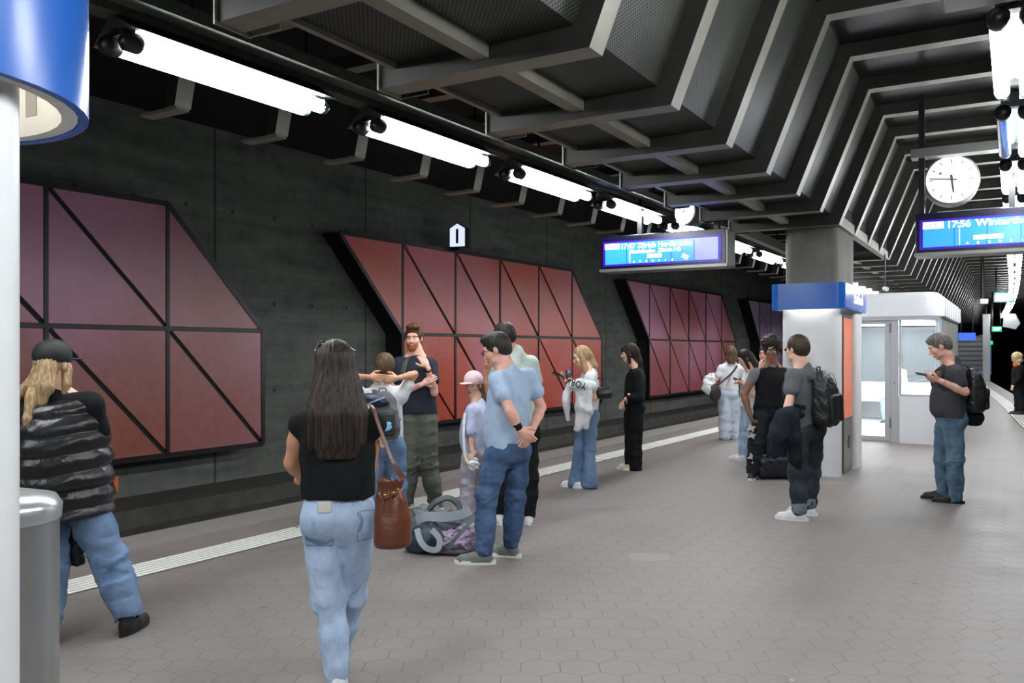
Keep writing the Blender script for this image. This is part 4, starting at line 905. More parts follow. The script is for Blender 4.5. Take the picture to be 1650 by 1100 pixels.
def pocket(p, c, w_, h_, m, m2):
    o = patch(p, c, w_+.010, h_+.010, m2, 'back_pocket', .0035); o[4].append(patch(p, c, w_, h_, m, 'pocket_panel', .0055)); return o
# 1 woman in the black puffer vest
p = Per('woman in black puffer vest and black cap walking by the steel bin', 4.85, S_fair, .0075)
p.head((87, 585), -136, 0, neck=(86, 640)).torso((100, 785), -176, [(147, 652, 0), (34, 654, 0)], wf=1.14, df=1.08)
p.arm(0, (164, 712, .05), (140, 742, .26), (120, 748, .34)).arm(1, (18, 722, .05), (40, 800, .15), (45, 830, .18), r=.95)
p.leg(0, (132, 800, .0), (176, 902, .04), (207, 990, .0), -150).leg(1, (75, 800, 0), (80, 905, .05), (72, 1012, -.2), 170)
def pv(F_): pass
vest = Fd(); vest.loft(p.hip, p.tf, [(t, cx, cy, a*1.12, b*1.2) for t, cx, cy, a, b in p.stations(.05, -.0, .93, .035)], .03)
vest.loft(p.hip, p.tf, [(-.33*p.tL, 0, 0, .265, .215), (-.1*p.tL, 0, 0, .27, .215), (.15*p.tL, 0, 0, .25, .19)], .05).cone(p.T(.06, -.02, .93), p.T(-.06, -.02, .93), .075, .075, .05)
for i in (0, 1): vest.cone(p.T(0, -.01, .88), p.sh[i].lerp(p.nb, .12)+Vector((0, 0, -.01)), .085, .066, .05)
z0 = p.hip.z; vest.disp(lambda x, y, z: -.015*np.abs(np.sin((z-z0+.02*np.sin(x*9))*math.pi/.105))+.012+.004*folds(x, y, z, 26, 4, (1, 1, .5)))
p.top('tee_shirt', M_black, sleeve=.66, hem=.3, sr=1.22, loose=.01)
p.add('puffer_vest', vest, mat('puffer_nylon_black', (24, 25, 26), .30, 0, .15, 10, .3, 40), .008)
p.pants('jeans', D_mid, (.115, .100, .090, .080), length=.93, fold=.007).shoes(M_blkrub, M_blkrub, .28, boot=.06, name='boot', lift={0: 0})
H = p.H
p.hair('long', H_blond, lambda F_, H, E: (F_.chain([H(.03, -.08, -.03), H(.05, -.11, -.13), H(.045, -.13, -.22)], [.05, .040, .020], .03), F_.chain([H(-.01, -.09, -.05), H(.0, -.15, -.18), H(.015, -.20, -.30), H(.01, -.205, -.37)], [.045, .034, .024, .012], .02), F_.chain([H(.07, .02, -.04), H(.085, .0, -.12), H(.08, -.02, -.18)], [.03, .022, .012], .02), F_.chain([H(-.06, -.03, -.05), H(-.11, -.09, -.15), H(-.17, -.13, -.25), H(-.20, -.13, -.31)], [.042, .032, .022, .010], .02)), th=.004)
cap = Fd(); cap.ell(H(0, -.012, .045), (.094, .112, .094), p.hf, .02).ell(H(0, -.012, -.065), (.13, .15, .085), p.hf, .01, -1)
vis = Fd().ell(H(0, .115, .022), (.072, .075, .008), p.hf, .01)
m_capb = mat('black_cap_cotton', (22, 28, 26), .7, 0, .1, 30); p.add('cap', cap, m_capb, .006, [('visor', vis, m_capb, .005), ('clasp', Fd().rbox(H(.0, -.118, -.005), (.016, .006, .012), .003, p.hf), mat('clasp_silver', (180, 180, 180), .3, .8), .004)])
p.done()
tb = Fd(); c = at(110, 880, 4.98); tb.loft(c, np.eye(3), [(-.11, 0, 0, .10, .035), (0, 0, 0, .10, .045), (.10, 0, 0, .075, .03), (.16, 0, 0, .03, .015)], .02).disp(lambda x, y, z: .006*folds(x, y, z, 30, 8))
o = smk('carrier_bag', tb, mat('black_grey_plastic_bag', (42, 44, 48), .25, 0, .5, 9), None, .006); tag(o, 'crumpled black and grey bag hanging beside the puffer vest woman', 'bag')
strap([at(104, 868, 4.98)+Vector((0, 0, .1)), at(98, 830, 4.98), at(84, 812, 4.96), at(50, 815, 4.97)], .02, M_black, 'handle', o, (0, -1, 0))
# 2 woman with long black hair, back to us
p = Per('woman with long black hair in sleeveless black top and light jeans', 4.09, S_tan, .006)
p.head((539, 590), 172, 0, neck=(545, 655)).torso((545, 828), 178, [(603, 684, 0), (484, 684, 0)], wf=.98, df=.95)
p.arm(0, (594, 752, .17), (575, 765, .27), (560, 762, .32), r=.95).arm(1, (470, 745, .05), (489, 772, .20), (515, 768, .28), r=.95)
p.leg(1, (517, 848, 0), (531, 965, -.04), (546, 1086, -.12), 175).leg(0, (572, 848, 0), (566, 962, .12), (541, 1050, .24), 170)
p.top('sleeveless_top', M_black, sleeve=.0, hem=.165, off=.018, loose=.022, fold=.006, seed=11)
p.pants('jeans', D_light, (.092, .073, .064, .056), top=.21, fold=.008, seed=6)
dl = denim('seam_blue_denim', (96, 122, 160), (150, 172, 200))
p.kids[-1][4].append(pocket(p, (514, 847), .120, .135, D_light, dl)); p.kids[-1][4].append(pocket(p, (588, 840), .075, .135, D_light, dl)); p.kids[-1][4].append(patch(p, (545, 789), .42, .030, dl, 'waistband', .006, False, wedge=0))
cd_ = Fd().rbox(at(523, 817, 4.09-.145), (.030, .003, .026), .002, p.tf, .002); 
p.kids[-1][4].append(('belt_loop', Fd().rbox(p.T(0, -.122, .15), (.006, .006, .028), .003, p.tf), D_light, .003)); p.kids[-1][4].append(('belt_loop', Fd().rbox(p.T(.10, -.10, .155), (.006, .006, .028), .003, p.tf), D_light, .003)); p.kids[-1][4].append(('belt_loop', Fd().rbox(p.T(-.11, -.09, .155), (.006, .006, .028), .003, p.tf), D_light, .003))
p.shoes(M_white, M_sole, .26)
p.hair('long', H_black, lambda F_, H, E: F_.loft(H(0, 0, 0), p.hf, [(-.43, -.01, -.14, .085, .018), (-.36, -.008, -.15, .128, .030), (-.22, -.005, -.142, .145, .045), (-.10, 0, -.095, .120, .062), (.0, 0, -.03, .094, .095), (.06, 0, -.015, .085, .095)], .03), th=.010, res=.0055)
H = p.H; sg = Fd()
for q in (-1, 1): sg.ell(H(q*.04, .075, .105), (.032, .010, .020), p.hf, .004); sg.cone(H(q*.07, .07, .10), H(q*.098, -.03, .072), .004, .004, .004)
sg.cone(H(-.02, .08, .11), H(.02, .08, .11), .005, .005, .004); p.add('sunglasses', sg, mat('sunglass_black', (14, 14, 15), .1), .004)
p.done(); o = smk('card', cd_, mat('pale_card', (206, 204, 190), .6), None, .002); tag(o, 'pale card sticking out of the left back pocket of light jeans', 'card')
pw = p
m_lea = mat('brown_leather', (98, 54, 36), .32, 0, .18, 9, .3, 60); c = at(633, 828, 3.96); b = Fd()
b.loft(c, np.eye(3), [(-.155, -.01, 0, .070, .050), (-.14, 0, 0, .090, .068), (-.02, 0, 0, .088, .066), (.08, -.01, 0, .070, .052), (.125, -.012, 0, .050, .036), (.16, -.015, 0, .058, .044)], .02).ell(c+Vector((-.012, 0, .175)), (.045, .032, .03), None, .01, -1)
b.ell(c+Vector((-.02, -.085, .03)), (.022, .03, .07), None, .04, -1).disp(lambda x, y, z: (.0035*folds(x, y, z, 24, 2)+.006*np.sin(np.arctan2(y-c.y, x-c.x)*9))*np.clip((z-c.z-.03)/.12, 0, 1)+.001*folds(x, y, z, 20, 9))
fr_ = [tuple(Vector(a)) for a in ((.966, 0, .259), (0, 1, 0), (-.259, 0, .966))]
o = smk('bucket_bag', b, m_lea, None, .0045); tag(o, 'brown leather drawstring bucket bag on the shoulder of the long haired woman', 'bag')
for x, z in ((-.045, .10), (-.02, .095), (.02, .105), (.04, .12)): smk('gold_eyelet', Fd().ell(c+Vector((x-.01, -.048+abs(x)*.3, z)), (.008, .006, .008), None, .002), mat('gold_metal', (190, 150, 80), .3, .9), o, .003)
strap([pw.T(-.0, 0, 0)*0+at(650, 770, 3.96), at(632, 742, 3.94), at(612, 690, 3.98), at(602, 660, 4.02), at(598, 652, 4.08), at(600, 662, 4.16), at(612, 720, 4.10), at(612, 775, 3.98)], .024, m_lea, 'shoulder_strap', o, lambda q: (q-pw.T(0, 0, .6)).normalized())
strap([c+Vector((-.05, -.03, .11)), c+Vector((-.04, -.055, .085)), c+Vector((.02, -.05, .10)), c+Vector((.045, -.02, .12))], .006, m_lea, 'drawstring', o, (0, -1, 0), .005)
# 3 boy with grey backpack
p = Per('boy in white tee with both hands clasped behind his head', 7.6, S_tan, .0075, hs=.94)
p.head((620, 591), 178, 5, neck=(616, 622)).torso((622, 716), 180, [(646, 638, 0), (586, 641, 0)], wf=.88, df=.86)
p.arm(0, (668, 603, .02), (640, 609, -.13), (611, 612, -.15), palm=(0, 1, 0), curl=.25, r=.84).arm(1, (556, 606, .02), (596, 607, -.13), (627, 610, -.17), palm=(0, 1, 0), curl=.25, r=.84, thumb=-1)
p.leg(0, (638, 726), (641, 780), (641, 839), 175, .85).leg(1, (606, 726), (605, 780), (607, 839), 180, .85)
p.top('tee_shirt', M_white, sleeve=.5, hem=-.08, sr=1.1, loose=.02).pants('jeans', D_mid, (.09, .078, .074, .072)).shoes(M_white, M_sole, .24).hair('short', H_brown, th=.016).done()
M_bg = mat('backpack_grey', (92, 90, 92), .7, 0, .12, 30); M_bk = mat('backpack_dark', (36, 37, 42), .6, 0, .15, 30); M_navy = mat('navy_nylon', (30, 42, 66), .45, 0, .2, 12)
def backpack(P, w_, h_, d_, m, label, base=0, side=None, tilt=0., straps=True, m2=None, hang=None):
    """pack resting on the back of figure P"""
    X, Yv, Z = P.tx, P.ty, P.tz; back = -.105*P.df-d_/2-.015; c = P.T(base, back, .52) if hang is None else hang; fr = P.tf
    hh = h_/2; F_ = Fd().loft(c, fr, [(-hh, 0, 0, w_*.34, d_*.34), (-hh*.88, 0, 0, w_*.47, d_*.50), (-hh*.3, 0, -.01, w_*.50, d_*.56), (hh*.3, 0, .0, w_*.46, d_*.48), (hh*.75, 0, d_*.08, w_*.36, d_*.36), (hh, 0, d_*.16, w_*.18, d_*.16)], .02, ex=3.); F_.disp(lambda x, y, z: .004*(folds(x, y, z, 20, 12)+.6*folds(x, y, z, 44, 13)))
    o = smk('backpack', F_, m, None, .006); tag(o, label, 'backpack')
    k = Fd().rbox(c-Yv*(d_*.52)-Z*(h_*.17), (w_*.36, d_*.14, h_*.25), .03, fr, .01).disp(lambda x, y, z: .003*folds(x, y, z, 26, 14)); smk('front_pocket', k, m2 or m, o, .005)
    zp = [c+X*(w_*.40*math.cos(a))-Yv*(d_*.30)+Z*(h_*(.10+.36*math.sin(a))) for a in [math.pi*i/8 for i in range(9)]]
    MB().tube(zp, .0035, 6).build('zip', mat('zip_grey', (110, 110, 112), .4), o, smooth=True)
    hl = [c+Z*(h_*.49)+X*.035+Yv*d_*.3, c+Z*(h_*.57)+X*.025+Yv*d_*.3, c+Z*(h_*.57)-X*.025+Yv*d_*.3, c+Z*(h_*.49)-X*.035+Yv*d_*.3]
    MB().tube(hl, .007, 8).build('top_handle', m, o, smooth=True)
    if straps:
        for q in (-1, 1):
            if abs(q) and side and q != side: continue
            x = q*.075*P.wf+base; f_ = .10*P.df
            strap([P.T(x*.9, -f_-.01, .80), P.T(x*1.05, -.07, .945), P.T(x*1.1, 0.0, .985), P.T(x*1.15, .065, .92), P.T(x*1.35, f_+.022, .78), P.T(x*1.6, f_+.018, .60), P.T(x*2.05, .05, .46), P.T(x*1.9, -f_+.0, .38)], .045, m, 'shoulder_strap', o, lambda v: (v-P.T(0, 0, .6)).normalized(), .012)
    return o, c
o, c = backpack(p, .27, .42, .15, M_bg, 'grey school backpack with pale blue print worn by the boy', m2=M_bk)
q = c-p.ty*.117-p.tz*.095
for i, (dx, dz, a, b, mm) in enumerate(((.0, .0, .062, .034, 'print_blue'), (-.03, .028, .03, .02, 'print_blue'), (.02, -.01, .045, .018, 'print_white'))):
    smk('pale_blue_print', Fd().ell(q-p.tx*dx+p.tz*dz, (a, .010, b), p.tf, .003), mat(mm, (130, 190, 220) if mm == 'print_blue' else (215, 228, 235), .5), o, .004)
wb = Fd(); wc = p.T(-.06, -.26, .80); wb.ell(wc, (.12, .06, .055), [tuple((p.tx*.94-p.tz*.34)), tuple(p.ty), tuple((p.tz*.94+p.tx*.34))], .02).disp(lambda x, y, z: .006*folds(x, y, z, 28, 5))
wb2 = smk('waist_bag', wb, M_navy, None, .006); tag(wb2, 'navy blue waist bag lying on top of the boy backpack', 'bag')
MB().tube([wc+p.tx*.08-p.ty*.05+p.tz*.02, wc-p.ty*.065-p.tz*.005, wc-p.tx*.08-p.ty*.05-p.tz*.03], .006, 6).build('trim', mat('pale_trim', (150, 165, 185), .5), wb2, smooth=True)
# 4 bearded man
p = Per('bearded man in dark tee and olive trousers with hand on his chin', 8.7, S_pink, .0065, hs=1.05)
p.head((667, 545), 14, 3, neck=(672, 575)).eyes(brow=(110, 66, 36)).torso((675, 666), 8, [(643, 586, 0), (694, 588, 0)], wf=1.08, df=1.0)
p.arm(0, (644, 634, -.06), (682, 618, -.22), (702, 606, -.20), palm=(0, 1, .2), curl=.35).arm(1, (700, 632, -.10), (688, 590, -.24), (671, 560, -.19), palm=(-.4, .9, 0), curl=.5, thumb=-1)
p.leg(0, (662, 680), (659, 745, -.03), (655, 806), 20).leg(1, (688, 680), (690, 745), (702, 806), -15)
p.top('tee_shirt', cloth('dark_blue_grey_cotton', (44, 50, 58)), sleeve=.55, hem=0., sr=1.25, loose=.012, fold=.005, seed=21)
p.pants('trousers', cloth('olive_grey_twill', (88, 92, 82), noise=.1), (.115, .098, .090, .080), fold=.009).shoes(cloth('green_shoe', (70, 84, 78)), M_sole, .28)
p.hair('short', hairm('auburn_hair', (52, 34, 22), (104, 70, 44)), lambda F_, H, E: (E((.0, .045, .112), (.066, .055, .032), .03), E((-.02, .03, .125), (.04, .05, .03), .02)), th=.010)
H = p.H; bd = Fd(); bd.ell(H(0, .030, -.066), (.063, .072, .060), p.hf, .02).ell(H(0, .068, -.098), (.034, .034, .030), p.hf, .02).ell(H(0, .10, -.030), (.05, .045, .024), p.hf, .012, -1).ell(H(0, .104, -.066), (.022, .018, .010), p.hf, .004, -1).ell(H(0, -.06, -.02), (.10, .07, .10), p.hf, .02, -1).ell(H(0, .0, -.16), (.08, .10, .045), p.hf, .02, -1)
p.add('beard', bd, hairm('ginger_beard', (120, 66, 34), (176, 108, 62)), .005)
def watch(P, i, m=None):
    a, e, w_ = P.arms[i]; d = (w_-e).normalized(); c = w_-d*.03; F_ = Fd().cone(c-d*.012, c+d*.012, .033, .031, .005); P.add('wristwatch', F_, m or M_black, .004)
watch(p, 1); p.done(); pb = p
st = strap([p.T(.10, -.09, .72), p.T(.105, -.06, .92), p.T(.105, .0, .99), p.T(.11, .08, .92), p.T(.125, .125, .78), p.T(.15, .13, .60)], .055, mat('olive_webbing', (84, 92, 78), .8), 'backpack_strap', None, lambda v: (v-p.T(0, 0, .6)).normalized(), .014)
tag(st, 'olive shoulder strap over the shoulder of the bearded man', 'strap')
# 5 girl with the pink cap
p = Per('girl in pale pink cap turning her face to the camera', 8.2, S_fair, .0065, hs=.92)
p.head((763, 620), 28, 6, neck=(769, 651)).eyes(brow=(80, 56, 40)).torso((764, 727), 70, [(772, 661, .12), (762, 662, -.12)], wf=.82, df=.85)
p.arm(0, (782, 700, .1), (768, 728, .0), (757, 738, -.03), r=.8).arm(1, (757, 702, -.15), (762, 733, -.2), (752, 745, -.22), palm=(0, 1, 0), r=.8)
p.leg(0, (768, 737, .07), (766, 778, .07), (763, 822, .07), 60, .8).leg(1, (757, 737, -.07), (753, 778, -.07), (752, 824, -.07), 70, .8)
p.top('tee_shirt', cloth('lavender_blue_cotton', (186, 194, 222)), sleeve=.75, hem=-.16, off=.03, loose=.03, fold=.009, sr=1.35, seed=31)
p.pants('trousers', cloth('lilac_jersey', (176, 170, 180)), (.082, .072, .068, .072), fold=.007).shoes(M_white, M_sole, .23)
p.hair('long', H_brown, lambda F_, H, E: F_.chain([H(-.05, -.05, -.04), H(-.065, -.035, -.16), H(-.055, .0, -.30), H(-.05, .02, -.36)], [.05, .045, .032, .015], .03), th=.006)
H = p.H; m_pk = cloth('pale_pink_cap', (232, 200, 204)); cap = Fd(); cap.ell(H(0, -.005, .05), (.092, .106, .095), p.hf, .02).ell(H(0, -.005, -.062), (.13, .15, .085), p.hf, .01, -1)
p.add('cap', cap, m_pk, .0055, [('visor', Fd().ell(H(.02, .122, .034), (.066, .062, .009), p.hf, .01), m_pk, .005)]); p.done()
o = strap([at(749, 665, 8.0), at(747, 700, 7.95), at(750, 735, 7.93), at(757, 748, 7.93)], .022, M_white, 'lace_ribbon', None, (0, -1, 0)); tag(o, 'white lace ribbon hanging down the front of the girl in the pink cap', 'ribbon')
lb = Fd().ell(at(763, 748, 7.95), (.06, .03, .055), None, .01).disp(lambda x, y, z: .012*folds(x, y, z, 60, 9)); o = smk('lace_pouch', lb, M_white, None, .006); tag(o, 'white lace pouch held by the girl in the pink cap', 'bag')
# 6 man in the light blue tee
p = Per('man in light blue tee and blue jeans with hands clasped behind his back', 6.6, S_pink, .006, hs=1.05)
p.head((800, 563), 100, 22, neck=(820, 603)).eyes().torso((817, 722), 128, [(852, 606, .13), (802, 612, -.13)], wf=1.08, df=1.12, belly=.03)
p.arm(0, (872, 656, .12), (856, 696, -.05), (844, 713, -.14), palm=(0, 1, 0), curl=.35, r=1.05).arm(1, (822, 662, -.26), (837, 692, -.24), (858, 712, -.22), palm=(0, 1, .2), curl=.4, r=1.05, thumb=-1)
p.leg(1, (800, 738, -.1), (784, 800, -.15), (781, 884, -.19), 95).leg(0, (832, 738, .08), (831, 800, .05), (824, 874, .02), 112)
p.top('tee_shirt', cloth('light_blue_cotton', (168, 190, 214), noise=.05), sleeve=.50, hem=.02, off=.022, loose=.018, fold=.007, sr=1.3, seed=41)
p.pants('jeans', D_blue, (.100, .082, .073, .062), top=.12, fold=.009, seed=9)
g_ = cloth('grey_green_suede', (112, 118, 112)); p.shoes(g_, M_sole, .30)
p.hair('short', hairm('dark_short_hair', (26, 24, 22), (62, 58, 54)), lambda F_, H, E: E((0, .03, .098), (.066, .060, .035), .03), th=.009)
H = p.H; gl = Fd()
for q in (-1, 1):
    for j in range(10): a, b = 2*math.pi*j/10, 2*math.pi*(j+1)/10; gl.cone(H(q*.034+.024*math.cos(a), .106, .002+.020*math.sin(a)), H(q*.034+.024*math.cos(b), .106, .002+.020*math.sin(b)), .0026, .0026, .002)
    gl.cone(H(q*.058, .104, .006), H(q*.080, .0, .006), .0025, .0025, .002)
gl.cone(H(-.01, .108, .006), H(.01, .108, .006), .0025, .0025, .002); p.add('glasses', gl, M_black, .0035)
watch(p, 1); p.kids[-5 if False else 0]; p.done()
# 7 man in the pale green tee behind him
p = Per('man in pale green tee and black trousers behind the light blue tee', 7.9, S_tan, .0075, hs=1.05)
p.head((812, 543), 140, 15, neck=(830, 572)).torso((838, 695), 150, [(856, 585, .08), (808, 586, -.08)], wf=1.05, df=1.05)
p.arm(0, (868, 640, .1), (862, 675, .15), (858, 690, .1)).arm(1, (788, 628, .05), (783, 592, .0), (782, 573, -.03), palm=(1, 0, 0), curl=.6)
p.leg(1, (822, 708, -.05), (812, 770, 0), (802, 828, -.03), 150).leg(0, (850, 708, .06), (853, 770, 0), (851, 829, -.02), 165)
p.top('tee_shirt', cloth('pale_green_cotton', (190, 204, 192)), sleeve=.5, hem=.0, sr=1.3, loose=.015, seed=51).pants('trousers', M_black, (.1, .085, .08, .07), fold=.008, length=.9)
p.shoes(M_white, M_sole, .29)
for k_ in (0, 1):
    h_, kn, a_, t_ = p.legs[k_]; n_ = Vector((-t_.y, t_.x, 0)).normalized(); 
    for q in (-1, 1):
        g0 = Vector((a_.x, a_.y, .03))+n_*q*.045; ms = MB()
        for d0 in (.0, .03): ms.tube([g0+t_*(d0+.02), g0+t_*(d0+.05)+Vector((0, 0, .045))-n_*q*.006], .0035, 6); ms.tube([g0+t_*(d0-.02)+Vector((0, 0, .045))-n_*q*.004, g0+t_*(d0+.06)+Vector((0, 0, .008))], .003, 6)
        p.kids[-1-(1-k_)][4].append(('black_stripes', ms, M_black, 0)) if False else p.kids.append(('shoe_stripes', ms, M_black, 0))
    p.kids.append(('sock', Fd().cone(a_+Vector((0, 0, .10)), a_, .048, .045), M_white, .006, []))
p.hair('short', H_black, th=.014).done()
# 8 blonde woman with the phone
p = Per('blonde woman in flared jeans looking at her phone', 9.95, S_fair, .0075)
p.head((937, 574), 80, 22, neck=(950, 601)).eyes().torso((946, 668), 78, [(945, 608, .15), (952, 609, -.15)], wf=.92, df=.9, bust=.02)
p.arm(0, (938, 640, .18), (914, 612, .08), (902, 603, .02), palm=(0, 0, 1), curl=.5, r=.9).arm(1, (957, 641, -.20), (927, 617, -.18), (913, 607, -.15), palm=(-1, 0, .2), curl=.8, r=.9)
p.leg(0, (942, 678, .07), (934, 722, .06), (929, 777, .05), 88, .95).leg(1, (950, 678, -.07), (950, 722, -.05), (949, 779, -.06), 92, .95)
p.top('tee_shirt', M_white, sleeve=.48, hem=.12, sr=1.15).pants('jeans', D_mid, (.092, .070, .080, .105), top=.25, fold=.007, seed=13).shoes(M_white, M_sole, .26)
p.hair('long', H_blond, lambda F_, H, E: (F_.chain([H(0, -.07, -.03), H(0, -.08, -.16), H(.03, -.05, -.30), H(.04, -.03, -.36)], [.065, .055, .040, .015], .03), F_.chain([H(-.06, .01, -.0), H(-.075, .02, -.14), H(-.085, .06, -.27)], [.032, .032, .018], .02)), th=.006).done()
pbl = p
ho = Fd(); A_ = lambda x, y, d=0.: at(x, y, 9.95+d)
ho.chain([A_(956, 622, -.28), A_(936, 620, -.27), A_(918, 622, -.22)], [.05, .065, .05], .03).chain([A_(940, 625, -.28), A_(938, 655, -.28), A_(936, 678, -.27), A_(930, 690, -.27)], [.075, .085, .07, .04], .03).chain([A_(918, 622, -.25), A_(912, 645, -.25), A_(916, 676, -.22)], [.045, .045, .03], .02).chain([A_(948, 625, -.3), A_(949, 660, -.3), A_(944, 688, -.28)], [.045, .05, .03], .02)
ho.disp(lambda x, y, z: .012*folds(x, y, z, 22, 15, (1, 1, .45))); o = smk('hoodie', ho, cloth('white_grey_hoodie', (208, 210, 212)), None, .007); tag(o, 'white hoodie with black letters draped over the blonde woman arm', 'hoodie')
Mh = Matrix.Translation(A_(946, 618, -.385)) @ Matrix.Rotation(-.1, 4, 'Z') @ Matrix.Rotation(math.pi+.30, 4, 'Y')
text('YORK', .105, M_black, o, Mh, 0, 0, bold=.001, sx=.85, depth=.012)
sb_ = Fd(); cb = A_(970, 634, -.12); sb_.loft(cb, np.eye(3), [(-.055, 0, 0, .10, .035), (0, 0, 0, .125, .05), (.05, 0, 0, .11, .035), (.075, 0, 0, .085, .02)], .02); o = smk('shoulder_bag', sb_, mat('black_leather', (24, 23, 24), .35, 0, .1, 20), None, .006); tag(o, 'black leather shoulder bag behind the blonde woman elbow', 'bag')
strap([cb+Vector((.09, 0, .06)), A_(975, 612, -.12), pbl.T(-.145, -.06, .90), pbl.T(-.13, .0, .99), pbl.T(-.15, .075, .86), pbl.T(-.2, .05, .6), cb+Vector((-.09, 0, .06))], .02, MATS['black_leather'], 'strap', o, lambda v: (v-pbl.T(0, 0, .6)).normalized(), .006)
def phone(P_, d, label, up=(0, 0, 1)):
    d = Vector(d).normalized(); n = Vector((0, -.3, .9)); x = d.cross(n).normalized(); n = x.cross(d); o = smk('phone', Fd().rbox(P_, (.036, .075, .005), .004, [tuple(x), tuple(d), tuple(n)], .002), mat('phone_black', (16, 16, 18), .15), None, .003); return tag(o, label, 'phone')
phone(A_(900, 604, .0), (-.8, .2, .35), 'phone held up by the blonde woman')
cn = A_(916, 604, -.14); o = MB().lathe([(.028, -.05), (.033, -.045), (.033, .05), (.027, .058)], cn, 20).build('drink_can', mat('blue_grey_can', (96, 106, 130), .25, .7), smooth=50); tag(o, 'blue grey drink can in the blonde woman hand', 'can')
# 9 woman in black
p = Per('woman dressed in black with hand in pocket beside the rose panel', 11.4, S_fair, .009)
p.head((1014, 569), 85, 8, neck=(1025, 593)).eyes().torso((1021, 655), 82, [(1022, 602, .15), (1026, 603, -.15)], wf=.95, df=1.0)
p.arm(0, (1022, 640, .15), (1008, 645, .05), (1002, 652, 0)).arm(1, (1031, 641, -.22), (1011, 639, -.22), (1003, 648, -.2), curl=.5)
p.leg(0, (1017, 668, .07), (1017, 708, .05), (1017, 750, .05), 90).leg(1, (1025, 668, -.07), (1024, 708, -.05), (1024, 752, -.05), 90)
p.top('jacket', M_black, hem=.0, off=.022, loose=.012, long=True, sr=1.2, cuff=.95).pants('trousers', M_black, (.10, .088, .085, .095), length=1.05).shoes(cloth('beige_canvas', (206, 190, 168)), M_sole, .26)
p.hair('fringe', H_dark, lambda F_, H, E: (F_.chain([H(0, -.06, -.0), H(.02, -.075, -.12), H(0, -.06, -.19)], [.082, .080, .055], .03), F_.chain([H(-.065, .02, .0), H(-.075, .02, -.12)], [.03, .022], .02), E((0, .075, .055), (.06, .03, .032))), th=.014).done()
# 10 and 11 the two girls by the edge
p = Per('woman in white tee and wide pale jeans seen from behind', 15.2, S_fair, .011)
p.head((1178, 569), 175, 8, neck=(1177, 585)).torso((1174, 634), 178, [(1192, 594, 0), (1162, 594, 0)], wf=.95, df=.92)
p.arm(0, (1200, 614, .05), (1194, 618, .22), (1188, 616, .28)).arm(1, (1154, 612, .0), (1150, 612, -.22), (1146, 614, -.28))
p.leg(0, (1182, 645), (1184, 674), (1187, 703), 175).leg(1, (1167, 645), (1168, 674), (1168, 702), 180)
p.top('tee_shirt', M_white, sleeve=.55, hem=.12, sr=1.3).pants('jeans', denim('pale_denim', (172, 184, 198), (206, 214, 224)), (.115, .108, .105, .11), top=.25, length=1.05).shoes(M_white, M_sole, .25)
p.hair('long', H_brown, lambda F_, H, E: F_.loft(H(0, 0, 0), p.hf, [(-.20, 0, -.08, .06, .03), (-.1, 0, -.06, .10, .06), (.02, 0, -.02, .09, .095)], .03), th=.012).done()
wbag = Fd().loft(at(1143, 617, 14.95), np.eye(3), [(-.20, .0, 0, .06, .06), (-.1, -.02, 0, .13, .09), (.05, 0, 0, .11, .07), (.18, .04, 0, .05, .04)], .03).disp(lambda x, y, z: .015*folds(x, y, z, 18, 3)); o = smk('white_bundle', wbag, M_white, None, .011); tag(o, 'white cloth bag held out at left of the white tee woman', 'bag')
cb = at(1152, 632, 14.9); o = smk('crossbody_bag', Fd().ell(cb, (.11, .06, .17), None, .02), mat('brown_black_leather', (44, 36, 30), .4), None, .011); tag(o, 'dark brown crossbody bag on the white tee woman left hip', 'bag')
strap([cb+Vector((.03, -.05, .12)), p.T(.0, -.15, .62), p.T(.10, -.09, .88), p.T(.12, 0, .97)], .035, MATS['brown_black_leather'], 'strap', o, lambda v: (v-p.T(0, 0, .6)).normalized(), .006)
p = Per('dark haired girl bent over her phone behind the sleeveless man', 12.3, S_fair, .010)
p.head((1200, 577), 75, 28, neck=(1209, 598)).eyes().torso((1206, 662), 70, [(1205, 606, .13), (1211, 608, -.13)], wf=.9, df=.9)
p.arm(0, (1203, 632, .15), (1196, 618, .05), (1190, 613, 0)).arm(1, (1212, 636, -.15), (1200, 620, -.15), (1192, 614, -.12))
p.leg(0, (1203, 672, .06), (1200, 703, .05), (1197, 735, .05), 90).leg(1, (1209, 672, -.06), (1206, 703, -.05), (1205, 736, -.05), 95)
p.top('tee_shirt', M_white, sleeve=.5, hem=.1).pants('jeans', D_light, (.095, .078, .07, .065), top=.2).shoes(M_white, M_sole, .27)
p.hair('long', H_dark, lambda F_, H, E: (F_.chain([H(0, -.06, -.02), H(0, -.08, -.16), H(.01, -.06, -.30)], [.075, .065, .03], .03), F_.chain([H(-.065, .02, -.01), H(-.07, .03, -.15)], [.03, .02], .02)), th=.010).done()
phone(at(1189, 612, 12.25), (-.7, .2, .3), 'phone in the hands of the dark haired girl')
